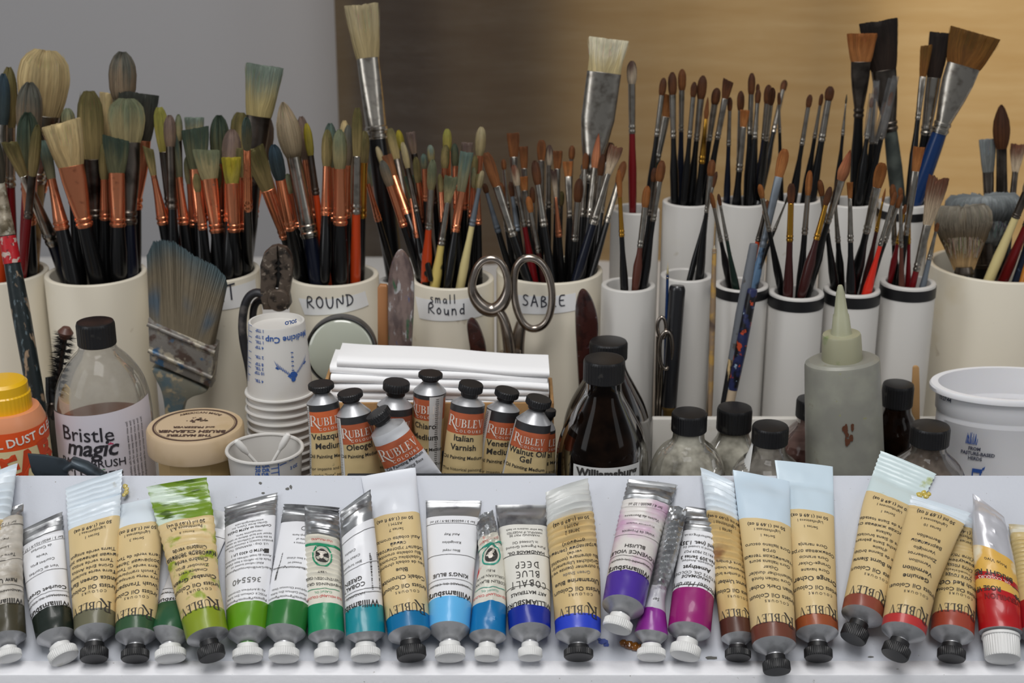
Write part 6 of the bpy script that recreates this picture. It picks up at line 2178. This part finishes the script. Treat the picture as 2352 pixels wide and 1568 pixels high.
# --- hemostat, marker, thin blue brush in front of the narrow pipe
t = thing('small_scissors', 'slim steel hemostat scissors beside the black marker', 'scissors', at(1512, 985, 1.063))
for k, lpx in enumerate(([(1512, 735), (1520, 727), (1527, 733), (1530, 752), (1528, 772), (1520, 778), (1512, 768), (1509, 750)], [(1522, 765), (1532, 760), (1541, 768), (1545, 795), (1543, 830), (1534, 848), (1524, 846), (1516, 830), (1515, 800), (1517, 780)])):
    lp = smooth_loop(lpx, 2)
    v, f = sweep([at(x, y, 1.060 - .003 * k) for x, y in lp], .0015, 10, closed=True)
    link('finger_loop', v, f, STEEL, t)
for k, (a, b) in enumerate((((1511, 772), (1508, 985)), ((1520, 842), (1512, 985)))):
    v, f = sweep([at(a[0], a[1], 1.061 - .003 * k), at(lerp(a[0], b[0], .3), lerp(a[1], b[1], .3), 1.061 - .002 * k), at(b[0], b[1], 1.061)], [.0015, .002, .0025], 10)
    link('shank', v, f, STEEL, t)
A, B = at(1556, 654, 1.068), at(1532, 1010, 1.054)
T = (B - A).normalized()
t = thing('marker', 'thick black marker standing in front of the narrow pipes', 'marker', B)
m = mpp(A)
r = 19 * m
Lm = (B - A).length
v, f = lathe(A, T, [(0, .0005), (.0004, r * .8), (.002, r * .95), (.004, r), (Lm * .78, r * .9), (Lm * .78, r * .86)], 28)
link('barrel', v, f, pbr((24, 24, 27), .3, coat=.3), t)
v, f = lathe(A, T, [(Lm * .78, r * .86), (Lm * .80, r * .86), (Lm * .81, r * .7), (Lm, r * .7), (Lm, .0005)], 28)
link('gold_ring', v, f, pbr((120, 96, 50), .4, .6), t)
leaning_brush('thin blue-handled liner brush standing upright beside the black marker', (1534, 602), (1524, 985), 1.070, 1.066, 'wh', 'P', 5, (622, 640), FERR['si'][0], HAND['bu'], 7, 8)
leaning_brush('thin bare stick brush standing in the gap left of the banded pipes', (1641, 562), (1630, 985), 1.062, 1.058, 'wh', 'P', 6, (572, 580), FERR['pt'][0], pbr((150, 126, 100), .6, stains=(((190, 150, 80), 60, .5, .6), ((96, 80, 70), 40, .55, .65))), 11, 14)
# painted sticks
def stick(label, pts, Y, mat1, ends, name='painted_stick', split=None, mat2=None, wood=None):
    A, B = at(pts[0][0], pts[0][1], Y[0]), at(pts[1][0], pts[1][1], Y[1])
    t = thing(name, label, 'stick', B)
    L = (B - A).length
    T = (B - A).normalized()
    m = mpp(A)
    ws = [w * m / 2 for w in ends]
    k1 = split or 1
    v, f = lathe(A, T, [(0, .0004), (.0006, ws[0] * .9), (.002, ws[0]), (L * k1 * .6, ws[1]), (L * k1, lerp(ws[1], ws[2], .5))], 18)
    link('painted_end', v, f, mat1, t)
    v, f = lathe(A, T, [(L * k1 - .001, lerp(ws[1], ws[2], .5) * .97), (L, ws[2]), (L, .0004)], 18)
    link('handle', v, f, mat2, t)
    return t
PB = pbr((24, 24, 27), .4, stains=(((206, 178, 130), 120, .56, .62),), stretch=(1, 1, .3))
stick('flat grey-painted stick leaning across the leftmost banded pipe', ((1732, 558), (1650, 1010)), (1.056, 1.048), pbr((106, 110, 116), .5, stains=(((80, 76, 74), 160, .6, .7),)), (20, 27, 20), split=.58, mat2=PB)
stick('stick smeared blue, black and orange leaning beside the grey one', ((1729, 662), (1660, 1010)), (1.050, 1.044), pbr((40, 46, 84), .35, stains=(((20, 20, 24), 110, .46, .56), ((180, 70, 40), 160, .60, .64), ((150, 170, 190), 200, .66, .70)), bump=(200, .5)), (24, 27, 18), split=.66, mat2=pbr((196, 176, 150), .55, stains=(((40, 36, 34), 30, .56, .62),)))

# --- small round bottles
MILK = glass((200, 198, 188), .62, (186, 182, 168), .08)
CL2 = glass((222, 220, 216), .26, (186, 180, 170), .05)
bottle('cloudy round bottle with black cap right of the amber bottles', 1584, .95, (946, 988), 82,
    [(985, 72), (1004, 72), (1014, 82), (1030, 130), (1060, 164), (1095, 178), (1130, 182), (1290, 180)], MILK, 1070, glass((206, 190, 160), .5, (190, 176, 146), .1), ribs=40)
bottle('round bottle with taller black cap, second row behind the cloudy one', 1688, .99, (934, 986), 81,
    [(984, 70), (1000, 72), (1016, 92), (1040, 128), (1070, 146), (1290, 148)], MILK, None, ribs=30)
t, base, pr = bottle('clear round bottle with torn white label below its black cap', 1770, .94, (976, 1016), 84,
    [(1014, 74), (1034, 74), (1046, 92), (1064, 140), (1090, 164), (1120, 172), (1290, 172)], CL2, 1085, glass((150, 136, 120), .3, (120, 110, 100), .1), ribs=40)
fn = wrap(base, pr, off=.0006)
R_ = prof_r(pr, .03)
zl = hrow(base, 1770, .94 - R_, 1050)
lb_ = link('label', *patch(fn, -R_ * 1.5, -R_ * .5, .012, zl, 14, 3), pbr((216, 216, 214), .6), t)
mb = MB()
place_text(mb, text_vf('TURP', .03), lambda x, y: fn(x, y, .001), 26 * mpp(base), -R_ * .85, zl - .012, 'c', rot=.1)
mb.build('lettering', TXT, lb_, smooth=False)
bottle('reddish-brown round bottle peeking out left of the squeeze bottle', 1866, 1.02, (915, 956), 72,
    [(954, 62), (970, 64), (984, 92), (1010, 140), (1040, 160), (1290, 160)], glass((214, 200, 196), .25, (150, 120, 112), .05), 1010, glass((140, 96, 88), .5, (110, 72, 64), .1), ribs=40)
bottle('round bottle with glossy black cap in front of the white tub', 2138, .95, (976, 1018), 90,
    [(1016, 78), (1034, 78), (1046, 104), (1064, 150), (1090, 178), (1120, 188), (1290, 188)], glass((170, 160, 150), .35, (140, 128, 118), .05), 1072, glass((120, 104, 96), .5, (104, 90, 80), .1), ribs=40)
bottle('amber bottle with large ribbed black cap right of the squeeze bottle', 2064, 1.015, (880, 930), 72,
    [(926, 66), (946, 70), (960, 90), (990, 112), (1290, 114)], AMB, None, ribs=36)
o = MB().add(plate(pxs(smooth_loop([(2094, 970), (2096, 846), (2100, 840), (2108, 840), (2113, 846), (2113, 1040), (2094, 1040)], 1), 1.035), .0022, .0006)).build('craft_stick', pbr((190, 148, 98), .6), None, origin=at(2104, 1040, 1.035))
tag(o, 'flat wooden craft stick standing behind the amber bottle', 'stick')

# --- squeeze bottle with nozzle
SQ = pbr((140, 139, 130), .35, sss=.15, stains=(((164, 164, 150), 30, .45, .7), ((116, 100, 80), 60, .66, .74), ((150, 150, 90), 120, .70, .76)), name='cloudy_plastic')
cx, Y = 1937, .96
base, pr = upright(cx, 664, Y, [(829, 150), (834, 168), (840, 172), (1000, 177), (1110, 181), (1290, 184)])
t = thing('squeeze_bottle', 'cloudy grey squeeze bottle with long pointed nozzle and brown smear', 'bottle', base)
v, f = lathe(base, (0, 0, 1), [(0, .0004), (0, pr[0][1] * .96), (.003, pr[0][1])] + pr[1:] + [(pr[-1][0], .0004)], 56)
v = [V((p.x, base.y + (p.y - base.y) * .78, p.z)) for p in v]
link('bottle_body', v, f, SQ, t, angle=28)
b2, p2 = upright(cx, 664, Y, [(771, 60), (772, 84), (776, 88), (826, 92), (833, 92)])
v, f = lathe(base, (0, 0, 1), [(p2[0][0], .0004)] + p2 + [(p2[-1][0], .0004)], rib=(36, .0003))
link('nozzle_collar', v, f, pbr((162, 160, 134), .4, stains=(((120, 140, 90), 50, .6, .7), ((70, 110, 130), 70, .7, .74)), sss=.2), t, angle=40)
b2, p2 = upright(cx, 664, Y, [(660, 9), (664, 13), (672, 16), (676, 19), (726, 32), (728, 36), (768, 46), (772, 50)])
v, f = lathe(base, (0, 0, 1), p2 + [(p2[-1][0], .0004)], 28)
link('nozzle', v, f, pbr((168, 168, 142), .35, stains=(((140, 140, 110), 40, .5, .7),), sss=.2), t)
tilt_me = t
fn = wrap(base, pr, off=.0005)
R_ = prof_r(pr, .05)
sm = MB()
rnd = random.Random(2)
for k in range(9):
    x, y = at(1958 + rnd.uniform(-9, 9), 1010 + rnd.uniform(-16, 18), Y - R_).x - at(1937 + 21, 1010, Y - R_).x + .005, hrow(base, cx, Y - R_, 1010 + rnd.uniform(-16, 20))
    pts = [(lambda q_: V((q_.x, base.y + (q_.y - base.y) * .78 - .0003, q_.z)))(fn(x + .0016 * math.cos(a_ * pi / 4) * rnd.uniform(.5, 1.2), y + .0028 * math.sin(a_ * pi / 4) * rnd.uniform(.5, 1.3))) for a_ in range(8)]
    sm.add((pts, [tuple(range(8))]))
sm.build('brown_smear', pbr((92, 54, 34), .5), t, smooth=False)
tilt_me.rotation_euler = (0, -.10, 0)
tilt_me.location.x += .0165
tilt_me.location.z += .0027

# --- white tub, cut by the frame
cx, Y = 2325, 1.0
base, pr = upright(cx, 878, Y, [(880, 368), (884, 374), (892, 372), (894, 342), (936, 336), (940, 328), (1150, 318), (1290, 308)])
t = thing('plastic_tub', 'large white plastic tub with blue grass print at the right edge', 'tub', base)
TUB = pbr((244, 244, 247), .4, name='tub_plastic', sss=.1)
w = .0012
outp = pr
zt = outp[-1][0]
v, f = lathe(base, (0, 0, 1), [(0, .0004), (0, outp[0][1])] + outp[1:] + [(zt, outp[-4][1] - w), (.004, outp[0][1] - w), (.004, .0004)], 72)
ELL = .62
v = [V((p.x, base.y + (p.y - base.y) * ELL, p.z)) for p in v]
tb = link('tub_wall', v, f, TUB, t, angle=40)
fn_ = wrap(base, outp, off=.0005)
def fn(x, y, o=.0005):
    q = fn_(x, y, o)
    return V((q.x, base.y + (q.y - base.y) * ELL - .0004, q.z))
mb = MB()
def tp(mb, s, px, py, size, b=.03, vf=None, rot=0.0):
    z = at(px, py, Y - .08).z - base.z
    R = prof_r(outp, z)
    Yf = Y - R * ELL * .97
    z = at(px, py, Yf).z - base.z
    a0 = math.atan2(CAM.y - base.y, CAM.x - base.x)
    # nearest surface point under the pixel
    best = None
    for k in range(-60, 61):
        xx = k / 60 * R * 1.4
        q = fn(xx, z)
        e = abs(proj(q)[0] - px)
        if best is None or e < best[0]:
            best = (e, xx)
    place_text(mb, vf or text_vf(s, b), lambda x, y: fn(x, y, .0005), size * mpp(base), best[1], z, 'c', rot=rot)
tp(mb, 'FROM', 2236, 1040, 11)
tp(mb, 'PASTURE-BASED', 2242, 1051, 11)
tp(mb, 'HERDS', 2238, 1062, 11)
tp(mb, '15:27:44', 2170, 948, 15, .01)
mb.build('lettering', pbr((60, 64, 84), .5), tb, smooth=False)
mb = MB()
g = []
rnd = random.Random(5)
for k in range(16):
    x = -.5 + k / 15 + rnd.uniform(-.03, .03)
    h = rnd.uniform(.5, 1.1) * (1 - .5 * abs(x))
    l_ = rnd.uniform(-.12, .16)
    g.append([(x, 0), (x + .05, 0), (x + .04 + l_, h), (x + l_, h)])
tp(mb, '', 2230, 1028, 28, vf=quads(g))
tp(mb, '', 2246, 1090, 26, vf=quads([_r(-.5, .0, .4, .35), [(.3, .2), (.55, .35), (.6, .6), (.4, .5)], _r(-.5, -.5, -.38, .1), _r(.2, -.5, .32, .1), [(.5, .55), (.62, .7), (.55, .5)]]))
mb.build('blue_print', pbr((44, 84, 160), .5), tb, smooth=False)

# --- dark palette knife lying behind the rack
t = thing('palette_knife', 'dark paint-crusted palette knife lying behind the rack at left', 'palette knife', at(150, 1100, .905))
KN = pbr((66, 76, 84), .4, .5, stains=(((44, 48, 52), 40, .45, .6), ((110, 130, 150), 60, .62, .7)), bump=(70, .5))
v, f = plate(pxs([(62, 1043), (100, 1046), (148, 1056), (160, 1068), (150, 1110), (86, 1104), (72, 1084)], .908), .003, .001)
link('blade', v, f, KN, t, angle=40)
v, f = sweep([at(150, 1076, .911), at(170, 1062, .911), at(196, 1072, .911), at(232, 1094, .911), at(262, 1120, .911)], [.004, .006, .006, .0055, .004], 14, flat=.7)
link('handle', v, f, KN, t)
for o in bpy.data.objects:
    if '_o' in o:
        del o['_o']
bpy.data.objects.remove(_to)
